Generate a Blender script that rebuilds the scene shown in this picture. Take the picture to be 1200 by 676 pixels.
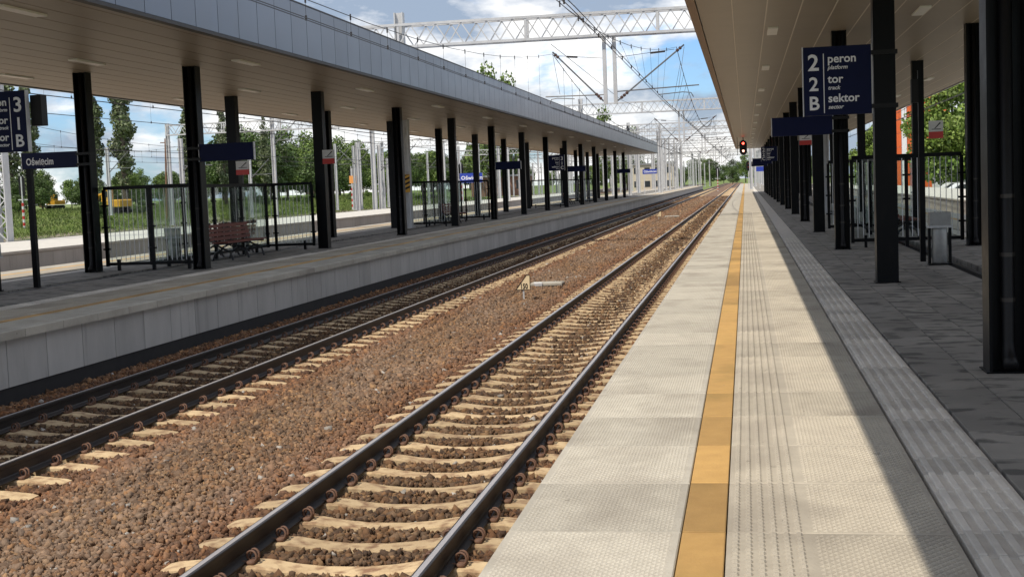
import bpy, math, random
import numpy as np
from mathutils import Matrix, Vector
random.seed(7); rng = np.random.default_rng(7)
for o in list(bpy.data.objects): bpy.data.objects.remove(o)
scene = bpy.context.scene
COL = scene.collection

# ------------------------------------------------------------------ camera
cd = bpy.data.cameras.new('camera'); cam = bpy.data.objects.new('camera', cd); COL.objects.link(cam)
YAW, PITCH, ROLL = 0.177113, 0.077164, 0.039259
FW = Vector((-math.sin(YAW)*math.cos(PITCH), math.cos(YAW)*math.cos(PITCH), -math.sin(PITCH)))
RT = Vector((math.cos(YAW), math.sin(YAW), 0)); UP = RT.cross(FW)
c_, s_ = math.cos(ROLL), math.sin(ROLL)
RT, UP = RT*c_ - UP*s_, UP*c_ + RT*s_
m = Matrix((RT, UP, -FW)).transposed().to_4x4(); m.translation = Vector((2.8334, 0, 2.3893))
cam.matrix_world = m
cd.sensor_width = 36; cd.lens = 1549.26/1200*36; cd.clip_start = 0.1; cd.clip_end = 5000
scene.camera = cam

# ------------------------------------------------------------------ sky, sun, exposure
SUN_DIR = Vector((0.35, 0.50, -1.0)).normalized()          # direction the light travels
sun_el = math.asin(-SUN_DIR.z); sun_az = math.atan2(-SUN_DIR.x, -SUN_DIR.y)
w = bpy.data.worlds.new('World'); scene.world = w; w.use_nodes = True
nt = w.node_tree; N = nt.nodes; L = nt.links; N.clear()
out = N.new('ShaderNodeOutputWorld'); bg = N.new('ShaderNodeBackground'); L.new(bg.outputs[0], out.inputs[0])
sky = N.new('ShaderNodeTexSky'); sky.sky_type = 'NISHITA'; sky.sun_disc = False
sky.sun_elevation = sun_el; sky.sun_rotation = sun_az; sky.air_density = 1.0; sky.dust_density = 0.6; sky.ozone_density = 1.0
tc = N.new('ShaderNodeTexCoord'); sep = N.new('ShaderNodeSeparateXYZ'); L.new(tc.outputs['Generated'], sep.inputs[0])
def M(op, a, b=None, cl=False):
    n = N.new('ShaderNodeMath'); n.operation = op; n.use_clamp = cl
    for i, v in enumerate((a, b)):
        if v is None: continue
        if isinstance(v, (int, float)): n.inputs[i].default_value = v
        else: L.new(v, n.inputs[i])
    return n.outputs[0]
cb = N.new('ShaderNodeCombineXYZ'); L.new(sep.outputs[0], cb.inputs[0]); L.new(sep.outputs[1], cb.inputs[1]); L.new(M('MULTIPLY', sep.outputs[2], 2.3), cb.inputs[2])
def noise(scale, det, rough, dist=0.0, off=(0, 0, 0)):
    mp = N.new('ShaderNodeMapping'); mp.inputs['Location'].default_value = off; L.new(cb.outputs[0], mp.inputs[0])
    n = N.new('ShaderNodeTexNoise'); n.inputs['Scale'].default_value = scale; n.inputs['Detail'].default_value = det
    n.inputs['Roughness'].default_value = rough; n.inputs['Distortion'].default_value = dist; L.new(mp.outputs[0], n.inputs['Vector']); return n.outputs[0]
n1 = noise(5.2, 10, 0.56, 0.15, (3.1, 0.4, 0.3)); n2 = noise(14, 8, 0.6, 0.1, (1.2, 5.7, 2))
cov = M('ADD', M('MULTIPLY', n1, 0.78), M('MULTIPLY', n2, 0.22))
mr = N.new('ShaderNodeMapRange'); mr.interpolation_type = 'SMOOTHSTEP'; L.new(cov, mr.inputs[0]); mr.inputs[1].default_value = 0.395; mr.inputs[2].default_value = 0.49
shade = N.new('ShaderNodeMapRange'); L.new(noise(7.5, 9, 0.58, 0.2, (3.13, 0.43, 0.37)), shade.inputs[0]); shade.inputs[1].default_value = 0.42; shade.inputs[2].default_value = 0.58
cc = N.new('ShaderNodeMix'); cc.data_type = 'RGBA'; L.new(shade.outputs[0], cc.inputs[0]); cc.inputs[6].default_value = (2.0, 2.4, 3.0, 1); cc.inputs[7].default_value = (7.0, 6.8, 6.5, 1)
mx = N.new('ShaderNodeMix'); mx.data_type = 'RGBA'; L.new(M('MULTIPLY', mr.outputs[0], 0.9), mx.inputs[0]); hb = N.new('ShaderNodeMix'); hb.data_type = 'RGBA'; hb.blend_type = 'MULTIPLY'; hb.inputs[0].default_value = 1; hb.inputs[7].default_value = (.43, .59, .84, 1)
L.new(sky.outputs[0], hb.inputs[6]); L.new(hb.outputs[2], mx.inputs[6]); L.new(cc.outputs[2], mx.inputs[7])
L.new(mx.outputs[2], bg.inputs[0]); bg.inputs[1].default_value = 0.15
sd = bpy.data.lights.new('sun', 'SUN'); sd.energy = 3.35; sd.angle = math.radians(0.53); sd.color = (1.0, 0.90, 0.76)
sun = bpy.data.objects.new('sun', sd); COL.objects.link(sun); sun.rotation_euler = SUN_DIR.to_track_quat('-Z', 'Y').to_euler(); sun.location = (-20, -20, 60)
scene.render.engine = 'CYCLES'
vs = scene.view_settings; vs.view_transform = 'Standard'; vs.look = 'None'; vs.gamma = 1; vs.use_curve_mapping = False; vs.exposure = 0.36

# ------------------------------------------------------------------ helpers
def tag(o, label=None, cat=None, group=None, kind=None):
    if label: o['label'] = label
    if cat: o['category'] = cat
    if group: o['group'] = group
    if kind: o['kind'] = kind
    return o
def empty(name, loc=(0, 0, 0), rz=0.0, parent=None):
    o = bpy.data.objects.new(name, None); COL.objects.link(o); o.location = loc; o.rotation_euler = (0, 0, rz); o.empty_display_size = 0.2
    if parent: o.parent = parent
    return o
def inst(name, me, parent=None, loc=(0, 0, 0), rz=0.0, sc=None):
    o = bpy.data.objects.new(name, me); COL.objects.link(o); o.location = loc; o.rotation_euler = (0, 0, rz)
    if sc: o.scale = sc if not isinstance(sc, (int, float)) else (sc, sc, sc)
    if parent: o.parent = parent
    return o
def copy_tree(o, parent=None):
    c = o.copy(); COL.objects.link(c); c.parent = parent
    for ch in list(o.children): copy_tree(ch, c)
    return c
class MB:
    def __init__(s): s.v = []; s.f = []; s.mi = []
    def add(s, vs, fs, mi=0):
        b = len(s.v); s.v += [tuple(v) for v in vs]; s.f += [tuple(b+i for i in f) for f in fs]; s.mi += [mi]*len(fs); return s
    def box(s, x0, x1, y0, y1, z0, z1, mi=0):
        return s.add([(x0,y0,z0),(x1,y0,z0),(x1,y1,z0),(x0,y1,z0),(x0,y0,z1),(x1,y0,z1),(x1,y1,z1),(x0,y1,z1)],
            [(3,2,1,0),(4,5,6,7),(0,1,5,4),(1,2,6,5),(2,3,7,6),(3,0,4,7)], mi)
    def cbox(s, x0, x1, y0, y1, z0, z1, b, mi=0):            # box with chamfered top edge
        return s.add([(x0,y0,z0),(x1,y0,z0),(x1,y1,z0),(x0,y1,z0),(x0,y0,z1-b),(x1,y0,z1-b),(x1,y1,z1-b),(x0,y1,z1-b),
            (x0+b,y0+b,z1),(x1-b,y0+b,z1),(x1-b,y1-b,z1),(x0+b,y1-b,z1)],
            [(0,1,5,4),(1,2,6,5),(2,3,7,6),(3,0,4,7),(4,5,9,8),(5,6,10,9),(6,7,11,10),(7,4,8,11),(8,9,10,11),(3,2,1,0)], mi)
    def tube(s, p0, p1, r0, r1=None, n=6, mi=0, caps=True):
        return s.path([p0, p1], [r0, r0 if r1 is None else r1], n, mi, caps)
    def path(s, pts, rs, n=6, mi=0, caps=True):
        pts = [Vector(p) for p in pts]
        if isinstance(rs, (int, float)): rs = [rs]*len(pts)
        vs = []; prev = None
        for i, p in enumerate(pts):
            t = (pts[min(i+1, len(pts)-1)] - pts[max(i-1, 0)]).normalized()
            if prev is None:
                a = Vector((0, 0, 1)) if abs(t.z) < 0.9 else Vector((1, 0, 0)); u = t.cross(a).normalized()
            else: u = (prev - t*prev.dot(t)).normalized()
            prev = u; v = t.cross(u)
            for k in range(n):
                q = 2*math.pi*(k+0.5)/n; vs.append(p + (u*math.cos(q)+v*math.sin(q))*rs[i])
        fs = []
        for i in range(len(pts)-1):
            for k in range(n):
                fs.append((i*n+k, i*n+(k+1) % n, (i+1)*n+(k+1) % n, (i+1)*n+k))
        if caps: fs.append(tuple(range(n-1, -1, -1))); fs.append(tuple((len(pts)-1)*n+k for k in range(n)))
        return s.add(vs, fs, mi)
    def extrude(s, poly, axis, a, b, mi=0):                  # poly in the two other axes
        def P(q, t):
            return {'y': (q[0], t, q[1]), 'x': (t, q[0], q[1]), 'z': (q[0], q[1], t)}[axis]
        n = len(poly); vs = [P(q, a) for q in poly]+[P(q, b) for q in poly]
        fs = [(i, (i+1) % n, n+(i+1) % n, n+i) for i in range(n)]+[tuple(range(n-1, -1, -1)), tuple(range(n, 2*n))]
        return s.add(vs, fs, mi)
    def lathe(s, prof, n=12, mi=0, c=(0, 0)):
        vs = []; fs = []
        for r, z in prof:
            for k in range(n): vs.append((c[0]+r*math.cos(2*math.pi*k/n), c[1]+r*math.sin(2*math.pi*k/n), z))
        for i in range(len(prof)-1):
            for k in range(n): fs.append((i*n+k, i*n+(k+1) % n, (i+1)*n+(k+1) % n, (i+1)*n+k))
        fs.append(tuple(range(n-1, -1, -1))); fs.append(tuple((len(prof)-1)*n+k for k in range(n)))
        return s.add(vs, fs, mi)
    def mesh(s, name, mats, smooth=False):
        me = bpy.data.meshes.new(name); me.from_pydata(s.v, [], s.f)
        for mt in (mats if isinstance(mats, (list, tuple)) else [mats]): me.materials.append(mt)
        if any(s.mi): me.polygons.foreach_set('material_index', s.mi)
        if smooth: me.polygons.foreach_set('use_smooth', [True]*len(me.polygons))
        me.update(); return me
    def build(s, name, mats, parent=None, loc=(0, 0, 0), rz=0.0, smooth=False):
        return inst(name, s.mesh(name, mats, smooth), parent, loc, rz)
def np_mesh(name, V, Fc, mat, col=None, smooth=False):
    me = bpy.data.meshes.new(name); k = Fc.shape[1]
    me.vertices.add(len(V)); me.vertices.foreach_set('co', V.astype(np.float32).ravel())
    me.loops.add(Fc.size); me.loops.foreach_set('vertex_index', Fc.astype(np.int32).ravel())
    me.polygons.add(len(Fc)); me.polygons.foreach_set('loop_start', np.arange(0, Fc.size, k, dtype=np.int32))
    if smooth: me.polygons.foreach_set('use_smooth', np.ones(len(Fc), dtype=bool))
    me.materials.append(mat)
    if col is not None:
        a = me.color_attributes.new('Col', 'FLOAT_COLOR', 'POINT'); a.data.foreach_set('color', np.c_[col, np.ones(len(col))].astype(np.float32).ravel())
    me.update(calc_edges=True); return me

def mat(name, c1, c2=None, scale=6.0, rough=0.7, metal=0.0, bump=0.0, bscale=None, rnd=0.0, spec=0.5, detail=6, coord='Object',
        stretch=(1, 1, 1), attr=False, stain=None, rough2=None, spots=0):
    mt = bpy.data.materials.new(name); mt.use_nodes = True; nt = mt.node_tree; N = nt.nodes; L = nt.links; b = N['Principled BSDF']
    b.inputs['Roughness'].default_value = rough; b.inputs['Metallic'].default_value = metal; b.inputs['Specular IOR Level'].default_value = spec
    c2 = c2 or tuple(v*0.82 for v in c1)
    tc = N.new('ShaderNodeTexCoord'); mp = N.new('ShaderNodeMapping'); mp.inputs['Scale'].default_value = stretch; L.new(tc.outputs[coord], mp.inputs[0])
    vec = mp.outputs[0]
    if rnd:                                                   # every piece gets its own piece of grain and tint
        oi = N.new('ShaderNodeObjectInfo'); ad = N.new('ShaderNodeVectorMath'); ad.operation = 'ADD'; mu = N.new('ShaderNodeVectorMath'); mu.operation = 'SCALE'
        cbv = N.new('ShaderNodeCombineXYZ')
        for i in range(3): L.new(oi.outputs['Random'], cbv.inputs[i])
        L.new(cbv.outputs[0], mu.inputs[0]); mu.inputs['Scale'].default_value = 37.0; L.new(vec, ad.inputs[0]); L.new(mu.outputs[0], ad.inputs[1]); vec = ad.outputs[0]
    n = N.new('ShaderNodeTexNoise'); n.inputs['Scale'].default_value = scale; n.inputs['Detail'].default_value = detail; n.inputs['Roughness'].default_value = 0.62; L.new(vec, n.inputs['Vector'])
    rp = N.new('ShaderNodeMapRange'); L.new(n.outputs[0], rp.inputs[0]); rp.inputs[1].default_value = 0.3; rp.inputs[2].default_value = 0.7
    mix = N.new('ShaderNodeMix'); mix.data_type = 'RGBA'; L.new(rp.outputs[0], mix.inputs[0]); mix.inputs[6].default_value = (*c2, 1); mix.inputs[7].default_value = (*c1, 1)
    colr = mix.outputs[2]
    if attr:
        at = N.new('ShaderNodeVertexColor'); at.layer_name = 'Col'; mm = N.new('ShaderNodeMix'); mm.data_type = 'RGBA'; mm.blend_type = 'MULTIPLY'; mm.inputs[0].default_value = 1
        L.new(colr, mm.inputs[6]); L.new(at.outputs[0], mm.inputs[7]); colr = mm.outputs[2]
    if stain:                                                 # (colour, scale, low, high, stretch)
        sc, ss, lo, hi, st = stain
        mp2 = N.new('ShaderNodeMapping'); mp2.inputs['Scale'].default_value = st; L.new(vec if rnd else tc.outputs[coord], mp2.inputs[0])
        n2 = N.new('ShaderNodeTexNoise'); n2.inputs['Scale'].default_value = ss; n2.inputs['Detail'].default_value = 7; L.new(mp2.outputs[0], n2.inputs['Vector'])
        r2 = N.new('ShaderNodeMapRange'); L.new(n2.outputs[0], r2.inputs[0]); r2.inputs[1].default_value = lo; r2.inputs[2].default_value = hi
        m2 = N.new('ShaderNodeMix'); m2.data_type = 'RGBA'; L.new(r2.outputs[0], m2.inputs[0]); L.new(colr, m2.inputs[6]); m2.inputs[7].default_value = (*sc, 1); colr = m2.outputs[2]
    if spots:                                                 # gum and drip marks
        vo = N.new('ShaderNodeTexVoronoi'); vo.inputs['Scale'].default_value = 7.0; L.new(vec, vo.inputs['Vector'])
        n5 = N.new('ShaderNodeTexNoise'); n5.inputs['Scale'].default_value = 2.3; L.new(vec, n5.inputs['Vector'])
        thr = N.new('ShaderNodeMapRange'); L.new(n5.outputs[0], thr.inputs[0]); thr.inputs[1].default_value = .45; thr.inputs[2].default_value = .75; thr.inputs[3].default_value = 0; thr.inputs[4].default_value = .17
        lt = N.new('ShaderNodeMath'); lt.operation = 'LESS_THAN'; L.new(vo.outputs['Distance'], lt.inputs[0]); L.new(thr.outputs[0], lt.inputs[1])
        sm_ = N.new('ShaderNodeMath'); sm_.operation = 'MULTIPLY'; L.new(lt.outputs[0], sm_.inputs[0]); sm_.inputs[1].default_value = spots
        m5 = N.new('ShaderNodeMix'); m5.data_type = 'RGBA'; L.new(sm_.outputs[0], m5.inputs[0]); L.new(colr, m5.inputs[6]); m5.inputs[7].default_value = (.16,.145,.12,1); colr = m5.outputs[2]
    if rnd:
        hs = N.new('ShaderNodeHueSaturation'); r3 = N.new('ShaderNodeMapRange'); L.new(oi.outputs['Random'], r3.inputs[0]); r3.inputs[3].default_value = 1-rnd; r3.inputs[4].default_value = 1+rnd*0.6
        L.new(r3.outputs[0], hs.inputs['Value']); L.new(colr, hs.inputs['Color']); colr = hs.outputs[0]
    L.new(colr, b.inputs['Base Color'])
    if rough2 is not None:
        rr = N.new('ShaderNodeMapRange'); L.new(n.outputs[0], rr.inputs[0]); rr.inputs[1].default_value = .3; rr.inputs[2].default_value = .7; rr.inputs[3].default_value = rough; rr.inputs[4].default_value = rough2; L.new(rr.outputs[0], b.inputs['Roughness'])
    if bump:
        bn = N.new('ShaderNodeTexNoise'); bn.inputs['Scale'].default_value = bscale or scale*4; bn.inputs['Detail'].default_value = 5; L.new(vec, bn.inputs['Vector'])
        bp = N.new('ShaderNodeBump'); bp.inputs['Strength'].default_value = bump; bp.inputs['Distance'].default_value = 0.02; L.new(bn.outputs[0], bp.inputs['Height']); L.new(bp.outputs[0], b.inputs['Normal'])
    return mt
def emit(name, c, s):
    mt = bpy.data.materials.new(name); mt.use_nodes = True; b = mt.node_tree.nodes['Principled BSDF']; b.inputs['Base Color'].default_value = (*c, 1)
    b.inputs['Emission Color'].default_value = (*c, 1); b.inputs['Emission Strength'].default_value = s; return mt

MT = dict(
 edge=mat('pale_concrete_slab', (.455,.43,.37), (.375,.352,.302), 5, .8, bump=.25, bscale=60, rnd=.12, stain=((.29,.265,.225), 1.9, .48, .75, (1,.6,1)), spots=.5),
 tact=mat('cream_concrete_slab', (.45,.41,.335), (.37,.335,.275), 5, .8, bump=.25, bscale=60, rnd=.14, stain=((.285,.255,.21), 1.8, .48, .75, (1,.6,1)), spots=.5),
 yellow=mat('yellow_concrete', (.50,.305,.10), (.42,.25,.08), 7, .75, bump=.15, bscale=70, rnd=.34, stain=((.29,.19,.055), 2.2, .5, .78, (1,.5,1)), spots=.5),
 ribbed=mat('grey_ribbed_concrete', (.66,.62,.55), (.54,.505,.45), 7, .8, bump=.2, bscale=60, rnd=.2),
 paver=mat('dark_grey_paving', (.28,.262,.232), (.205,.193,.172), 3, .72, bump=.2, bscale=70, rnd=.22, stain=((.095,.09,.08), 3.2, .52, .62, (1,1.5,1)), rough2=.9),
 joint=mat('dark_joint', (.06,.055,.045), (.035,.035,.025), 9, .95, bump=.4),
 wall=mat('grey_wall_concrete', (.47,.46,.44), (.385,.375,.36), 2.2, .8, bump=.15, bscale=30, rnd=.12, stretch=(1,1,.35), stain=((.29,.285,.27), 3, .58, .8, (2.5,2.5,.5))),
 plinth=mat('black_bitumen', (.012,.012,.014), (.02,.019,.02), 5, .8),
 sleeper=mat('sleeper_concrete', (.56,.43,.26), (.42,.305,.175), 5, .9, bump=.22, bscale=70, rnd=.2, stain=((.22,.125,.07), 9, .47, .70, (1,1,1))),
 railside=mat('rusty_rail_side', (.020,.013,.010), (.012,.008,.007), 9, .55, bump=.1, stretch=(1,.2,1)),
 railtop=mat('polished_rail_top', (.46,.445,.45), (.36,.345,.35), 5, .42, metal=.3, stretch=(1,.05,1)),
 railshoulder=mat('worn_rail_head', (.05,.043,.04), (.032,.028,.025), 5, .38, metal=.6, stretch=(1,.05,1)),
 clip=mat('rusty_spring_clip', (.17,.085,.05), (.09,.05,.035), 40, .7, bump=.2),
 stone=mat('ballast_stone', (1,1,1), (.74,.72,.70), 28, .92, attr=True, bump=.35, bscale=60),
 ballast=mat('ballast_bed', (.21,.125,.072), (.10,.058,.034), 22, .95, bump=1.0, bscale=26, detail=8, stain=((.30,.21,.15), 31, .58, .66, (1,1,1))),
 black=mat('black_steel_paint', (.0045,.005,.0065), (.0035,.004,.005), 3, .30, spec=.14, rough2=.42, stain=((.011,.0105,.010), 4, .58, .82, (2,2,.5))),
 blackm=mat('matt_black_steel', (.008,.008,.009), (.006,.006,.007), 6, .5, spec=.3),
 soffit=None, fascia=mat('grey_metal_cladding', (.20,.215,.245), (.175,.19,.22), 1.5, .3, metal=.75, rnd=.06, rough2=.38),
 trim=mat('dark_trim', (.05,.045,.04), (.035,.03,.03), 4, .5, metal=.3),
 edgetrim=mat('bronze_edge_trim', (.30,.19,.12), (.24,.15,.095), 3, .55, metal=.2),
 roof=mat('grey_roof_sheet', (.32,.33,.35), (.26,.27,.28), 2, .5),
 seam=mat('pale_seam_strip', (.66,.60,.50), (.60,.54,.45), 5, .5),
 diff=mat('lamp_diffuser', (.82,.81,.76), (.78,.77,.73), 4, .4),
 white=mat('white_galvanised_paint', (.56,.57,.58), (.45,.46,.475), 2, .45, bump=.05, stain=((.40,.39,.38), 1.5, .55, .8, (2,2,.4))),
 grey=mat('galvanised_grey', (.56,.57,.58), (.46,.47,.48), 9, .5, metal=.1, stain=((.36,.35,.34), 3, .55, .75, (2,2,.6))),
 wire=mat('dark_copper_wire', (.06,.055,.055), (.045,.04,.04), 5, .5, metal=.5),
 tube=mat('dark_strut_tube', (.20,.205,.215), (.14,.145,.15), 9, .5, metal=.4),
 insul=mat('brown_insulator', (.10,.05,.035), (.07,.035,.03), 9, .3),
 blue=mat('navy_sign_face', (.005,.009,.045), (.004,.0075,.037), 3, .5, spec=.15),
 bluebright=mat('blue_station_sign', (.02,.05,.36), (.018,.045,.32), 3, .4),
 letter=mat('white_lettering', (.78,.79,.80), (.72,.73,.75), 5, .5),
 signwhite=mat('white_sign_plate', (.62,.62,.61), (.54,.54,.53), 8, .5),
 red=mat('red_paint', (.52,.035,.03), (.42,.03,.025), 6, .45),
 cream=mat('cream_sign_face', (.80,.66,.42), (.74,.60,.38), 12, .6, stain=((.5,.36,.2), 14, .62, .75, (1,1,1))),
 wood=mat('red_brown_wood', (.22,.062,.042), (.13,.038,.028), 4, .55, bump=.2, rnd=.15, stretch=(8,.6,8)),
 iron=mat('cast_iron', (.022,.022,.024), (.016,.016,.018), 9, .5),
 binm=mat('bin_steel', (.36,.365,.36), (.26,.26,.255), 6, .42, metal=.5, stain=((.12,.12,.12), 5, .58, .75, (1,1,.6))),
 grass=mat('grass_ground', (.15,.21,.04), (.09,.14,.028), .35, .95, bump=1, bscale=3, detail=10, stain=((.15,.14,.06), .12, .55, .7, (1,1,1))),
 blade=mat('grass_blade', (1,1,1), (.85,.85,.85), 3, .8, attr=True),
 leaf=mat('tree_leaf', (1,1,1), (.86,.86,.86), 2, .62, attr=True),
 bark=mat('bark', (.12,.095,.07), (.07,.055,.04), 5, .9, bump=.6),
 orange=mat('orange_cladding', (.66,.13,.03), (.60,.115,.026), 1.2, .5, rnd=.05),
 cladwhite=mat('white_cladding', (.75,.76,.78), (.68,.69,.72), 2, .5),
 glass=None, render=mat('beige_render', (.60,.54,.43), (.52,.46,.37), 1, .85),
 window=mat('dark_window_glass', (.03,.037,.045), (.022,.028,.035), 2, .12, spec=.6),
 machine=mat('machine_yellow', (.60,.32,.025), (.50,.27,.02), 4, .45),
 rust=mat('rusty_pole', (.24,.13,.08), (.15,.085,.06), 5, .8),
 orangesign=mat('orange_board', (.80,.36,.10), (.72,.32,.09), 4, .5),
 dirt=mat('yard_dirt', (.23,.19,.14), (.15,.12,.09), .8, .95, bump=.6, bscale=6, detail=9, stain=((.10,.13,.045), .35, .5, .62, (1,1,1))),
 palepave=mat('pale_platform_paving', (.55,.53,.48), (.46,.44,.40), 2, .85, bump=.2),
 redlamp=emit('red_signal_lamp', (1.0,.05,.03), 9), whitelamp=emit('white_signal_lamp', (1.0,.42,.30), 3),
)
# soffit: pale beige boards running across the platform with fine joints
sm = mat('beige_soffit_board', (.305,.258,.195), (.275,.232,.177), 1.1, .42, rnd=.03, spec=.45); MT['soffit'] = sm
nt = sm.node_tree; N2 = nt.nodes; b = N2['Principled BSDF']; tcn = N2.new('ShaderNodeTexCoord'); wv = N2.new('ShaderNodeTexWave'); wv.bands_direction = 'Y'; wv.wave_profile = 'SAW'; wv.inputs['Scale'].default_value = 1.6
nt.links.new(tcn.outputs['Object'], wv.inputs['Vector']); rmp = N2.new('ShaderNodeMapRange'); rmp.inputs[1].default_value = 0; rmp.inputs[2].default_value = .1; nt.links.new(wv.outputs['Fac'], rmp.inputs[0])
bpn = N2.new('ShaderNodeBump'); bpn.inputs['Strength'].default_value = .25; bpn.inputs['Distance'].default_value = .006; nt.links.new(rmp.outputs[0], bpn.inputs['Height']); nt.links.new(bpn.outputs[0], b.inputs['Normal'])
gl = bpy.data.materials.new('clear_glass'); gl.use_nodes = True; gn = gl.node_tree; gb = gn.nodes['Principled BSDF']; gn.nodes.remove(gb)
go = gn.nodes['Material Output']; tr = gn.nodes.new('ShaderNodeBsdfTransparent'); tr.inputs[0].default_value = (.9,.94,.93,1); gs = gn.nodes.new('ShaderNodeBsdfGlossy'); gs.inputs['Roughness'].default_value = .04
fr = gn.nodes.new('ShaderNodeFresnel'); fr.inputs[0].default_value = 1.3; ms = gn.nodes.new('ShaderNodeMixShader'); gm = gn.nodes.new('ShaderNodeMath'); gm.operation = 'MULTIPLY'; gm.inputs[1].default_value = .3; gn.links.new(fr.outputs[0], gm.inputs[0]); gn.links.new(gm.outputs[0], ms.inputs[0]); gn.links.new(tr.outputs[0], ms.inputs[1]); gn.links.new(gs.outputs[0], ms.inputs[2]); gn.links.new(ms.outputs[0], go.inputs[0]); MT['glass'] = gl

def text(s, size, parent, x, y, z, mt=None, shear=0.0, align='LEFT', name='lettering', wscale=1.0):
    cu = bpy.data.curves.new('t', 'FONT'); cu.body = s; cu.size = size; cu.extrude = 0.002; cu.shear = shear; cu.align_x = align; cu.resolution_u = 3; cu.offset = size*0.02
    to = bpy.data.objects.new('t', cu); COL.objects.link(to)
    dg = bpy.context.evaluated_depsgraph_get(); dg.update(); me = bpy.data.meshes.new_from_object(to.evaluated_get(dg))
    bpy.data.objects.remove(to); bpy.data.curves.remove(cu); me.name = name
    me.materials.clear(); me.materials.append(mt or MT['letter'])
    o = inst(name, me, parent, (x, y, z)); o.rotation_euler = (math.pi/2, 0, 0); o.scale = (wscale, 1, 1); return o

ZP = 0.80; YEND = 330.0
# ================================================================== GROUND
gx = [-900, -300, -150, -110, -92, -84, -72, -62, -52, -45, -15, 13.6, 20, 30, 60, 300, 900]
gz = [1.2, 1.6, 1.8, 1.8, 1.7, 1.6, .9, .2, -.3, -.42, -.45, -.45, -.3, .2, .4, .4, .4]
gy = [-60, 0, 60, 120, 200, 300, 400, 600, 1000, 2600]
g = MB(); vs_ = [(x, y, z) for y in gy for x, z in zip(gx, gz)]; n_ = len(gx)
g.add(vs_, [(j*n_+i, j*n_+i+1, (j+1)*n_+i+1, (j+1)*n_+i) for j in range(len(gy)-1) for i in range(n_-1)])
tag(g.build('ground', MT['grass']), kind='structure')
yd = MB(); yd.add([(-58.5,-20,-.1),(-29.6,-20,-.37),(-29.6,YEND+300,-.37),(-58.5,YEND+300,-.1)], [(0,1,2,3)])
tag(yd.build('yard_surface', MT['dirt']), kind='structure')

# ================================================================== TRACKS
TX = {'near': 0.0, 'far': -4.80}
PH = {'near': 8.66, 'far': 11.31}
SL0 = 4
def sleeper_mesh():
    b = MB(); st = [(-1.30,-.215,.085),(-1.24,-.203,.10),(-.95,-.178,.105),(-.55,-.178,.105),(-.36,-.205,.095),(-.15,-.222,.088),(.15,-.222,.088),(.36,-.205,.095),(.55,-.178,.105),(.95,-.178,.105),(1.24,-.203,.10),(1.30,-.215,.085)]
    vs = []
    for x, z, hw in st: vs += [(x,-.15,-.40),(x,-hw-.012,z-.012),(x,-hw,z),(x,hw,z),(x,hw+.012,z-.012),(x,.15,-.40)]
    n = 6; fs = []
    for i in range(len(st)-1):
        for k in range(n-1): fs.append((i*n+k, (i+1)*n+k, (i+1)*n+k+1, i*n+k+1))
    fs += [tuple(range(n)), tuple((len(st)-1)*n+k for k in range(n-1, -1, -1))]
    b.add(vs, fs); return b
def clip_bm():                                               # coiled spring clip beside a rail foot (rail towards -x)
    b = MB(); pts = []
    for k in range(23):
        a = math.radians(-60+k*24); pts.append((.045+.040*math.cos(a), -.038+.0036*k, .042+.040*math.sin(a)))
    pts = [(-.035,-.05,.012), (.0,-.045,.012)]+pts+[(.0,.052,.014), (-.035,.052,.012)]
    b.path(pts, .0095, 5); b.box(.018,.075,-.065,.065,-.012,.016); return b
SLM = sleeper_mesh().mesh('sleeper', MT['sleeper']); CLM = clip_bm().mesh('rail_clip', MT['clip'], True)
RAILP = [(-.075,-.172),(.075,-.172),(.075,-.160),(.018,-.142),(.009,-.13),(.009,-.052),(.034,-.040),(.036,-.012),(.033,-.005),(.019,0),(-.019,0),(-.033,-.005),(-.036,-.012),(-.034,-.040),(-.009,-.052),(-.009,-.13),(-.018,-.142),(-.075,-.160)]
def rail_mesh(y0, y1):
    b = MB(); n = len(RAILP)
    b.add([(x,y0,z) for x, z in RAILP]+[(x,y1,z) for x, z in RAILP], [])
    for i in range(n):
        j = (i+1) % n; mi = 1 if i == 9 else (2 if i in (7, 8, 10, 11) else 0)
        b.f.append((i, j, n+j, n+i)); b.mi.append(mi)
    b.f.append(tuple(range(n-1,-1,-1))); b.mi.append(0)
    return b.mesh('rail', [MT['railside'], MT['railtop'], MT['railshoulder']])
RLM = rail_mesh(-3, 640)
def track(name, X, ph, detail, label):
    t = empty(name, (X, 0, 0)); tag(t, kind='structure')
    for s in (-1, 1): inst('rail', RLM, t, (s*.7525, 0, 0))
    rest = MB(); restc = MB()
    y = ph - .6*SL0; k = 0
    cb_ = clip_bm() if detail else None
    slb = sleeper_mesh()
    while y < (330 if detail else 150):
        if detail and k < detail:
            so = inst('sleeper', SLM, t, (0, y, 0))
            if k < 75:
                for s in (-1, 1):
                    inst('rail_clip', CLM, so, (s*.7525+.062, 0, -.170)); inst('rail_clip', CLM, so, (s*.7525-.062, 0, -.170), math.pi)
            elif k < 110:
                for s in (-1, 1):
                    for q in (-1, 1): restc.add([(v[0]*q+s*.7525+q*.062, v[1]*q+y, v[2]-.170) for v in cb_.v], cb_.f)
        else: rest.add([(v[0], v[1]+y, v[2]) for v in slb.v], slb.f)
        y += .6; k += 1
    if rest.v: tag(rest.build('sleeper_run', MT['sleeper'], t), kind='stuff')
    if restc.v: tag(restc.build('clip_run', MT['clip'], t), kind='stuff')
    return t
track('railway_track', 0.0, PH['near'], 140, None)
track('railway_track', -4.80, PH['far'], 130, None)
for X in (-16.75, -20.7, -34.5, -39.5, -45.5, 11.95): track('railway_track', X, 8.9, 0, None)

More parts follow.
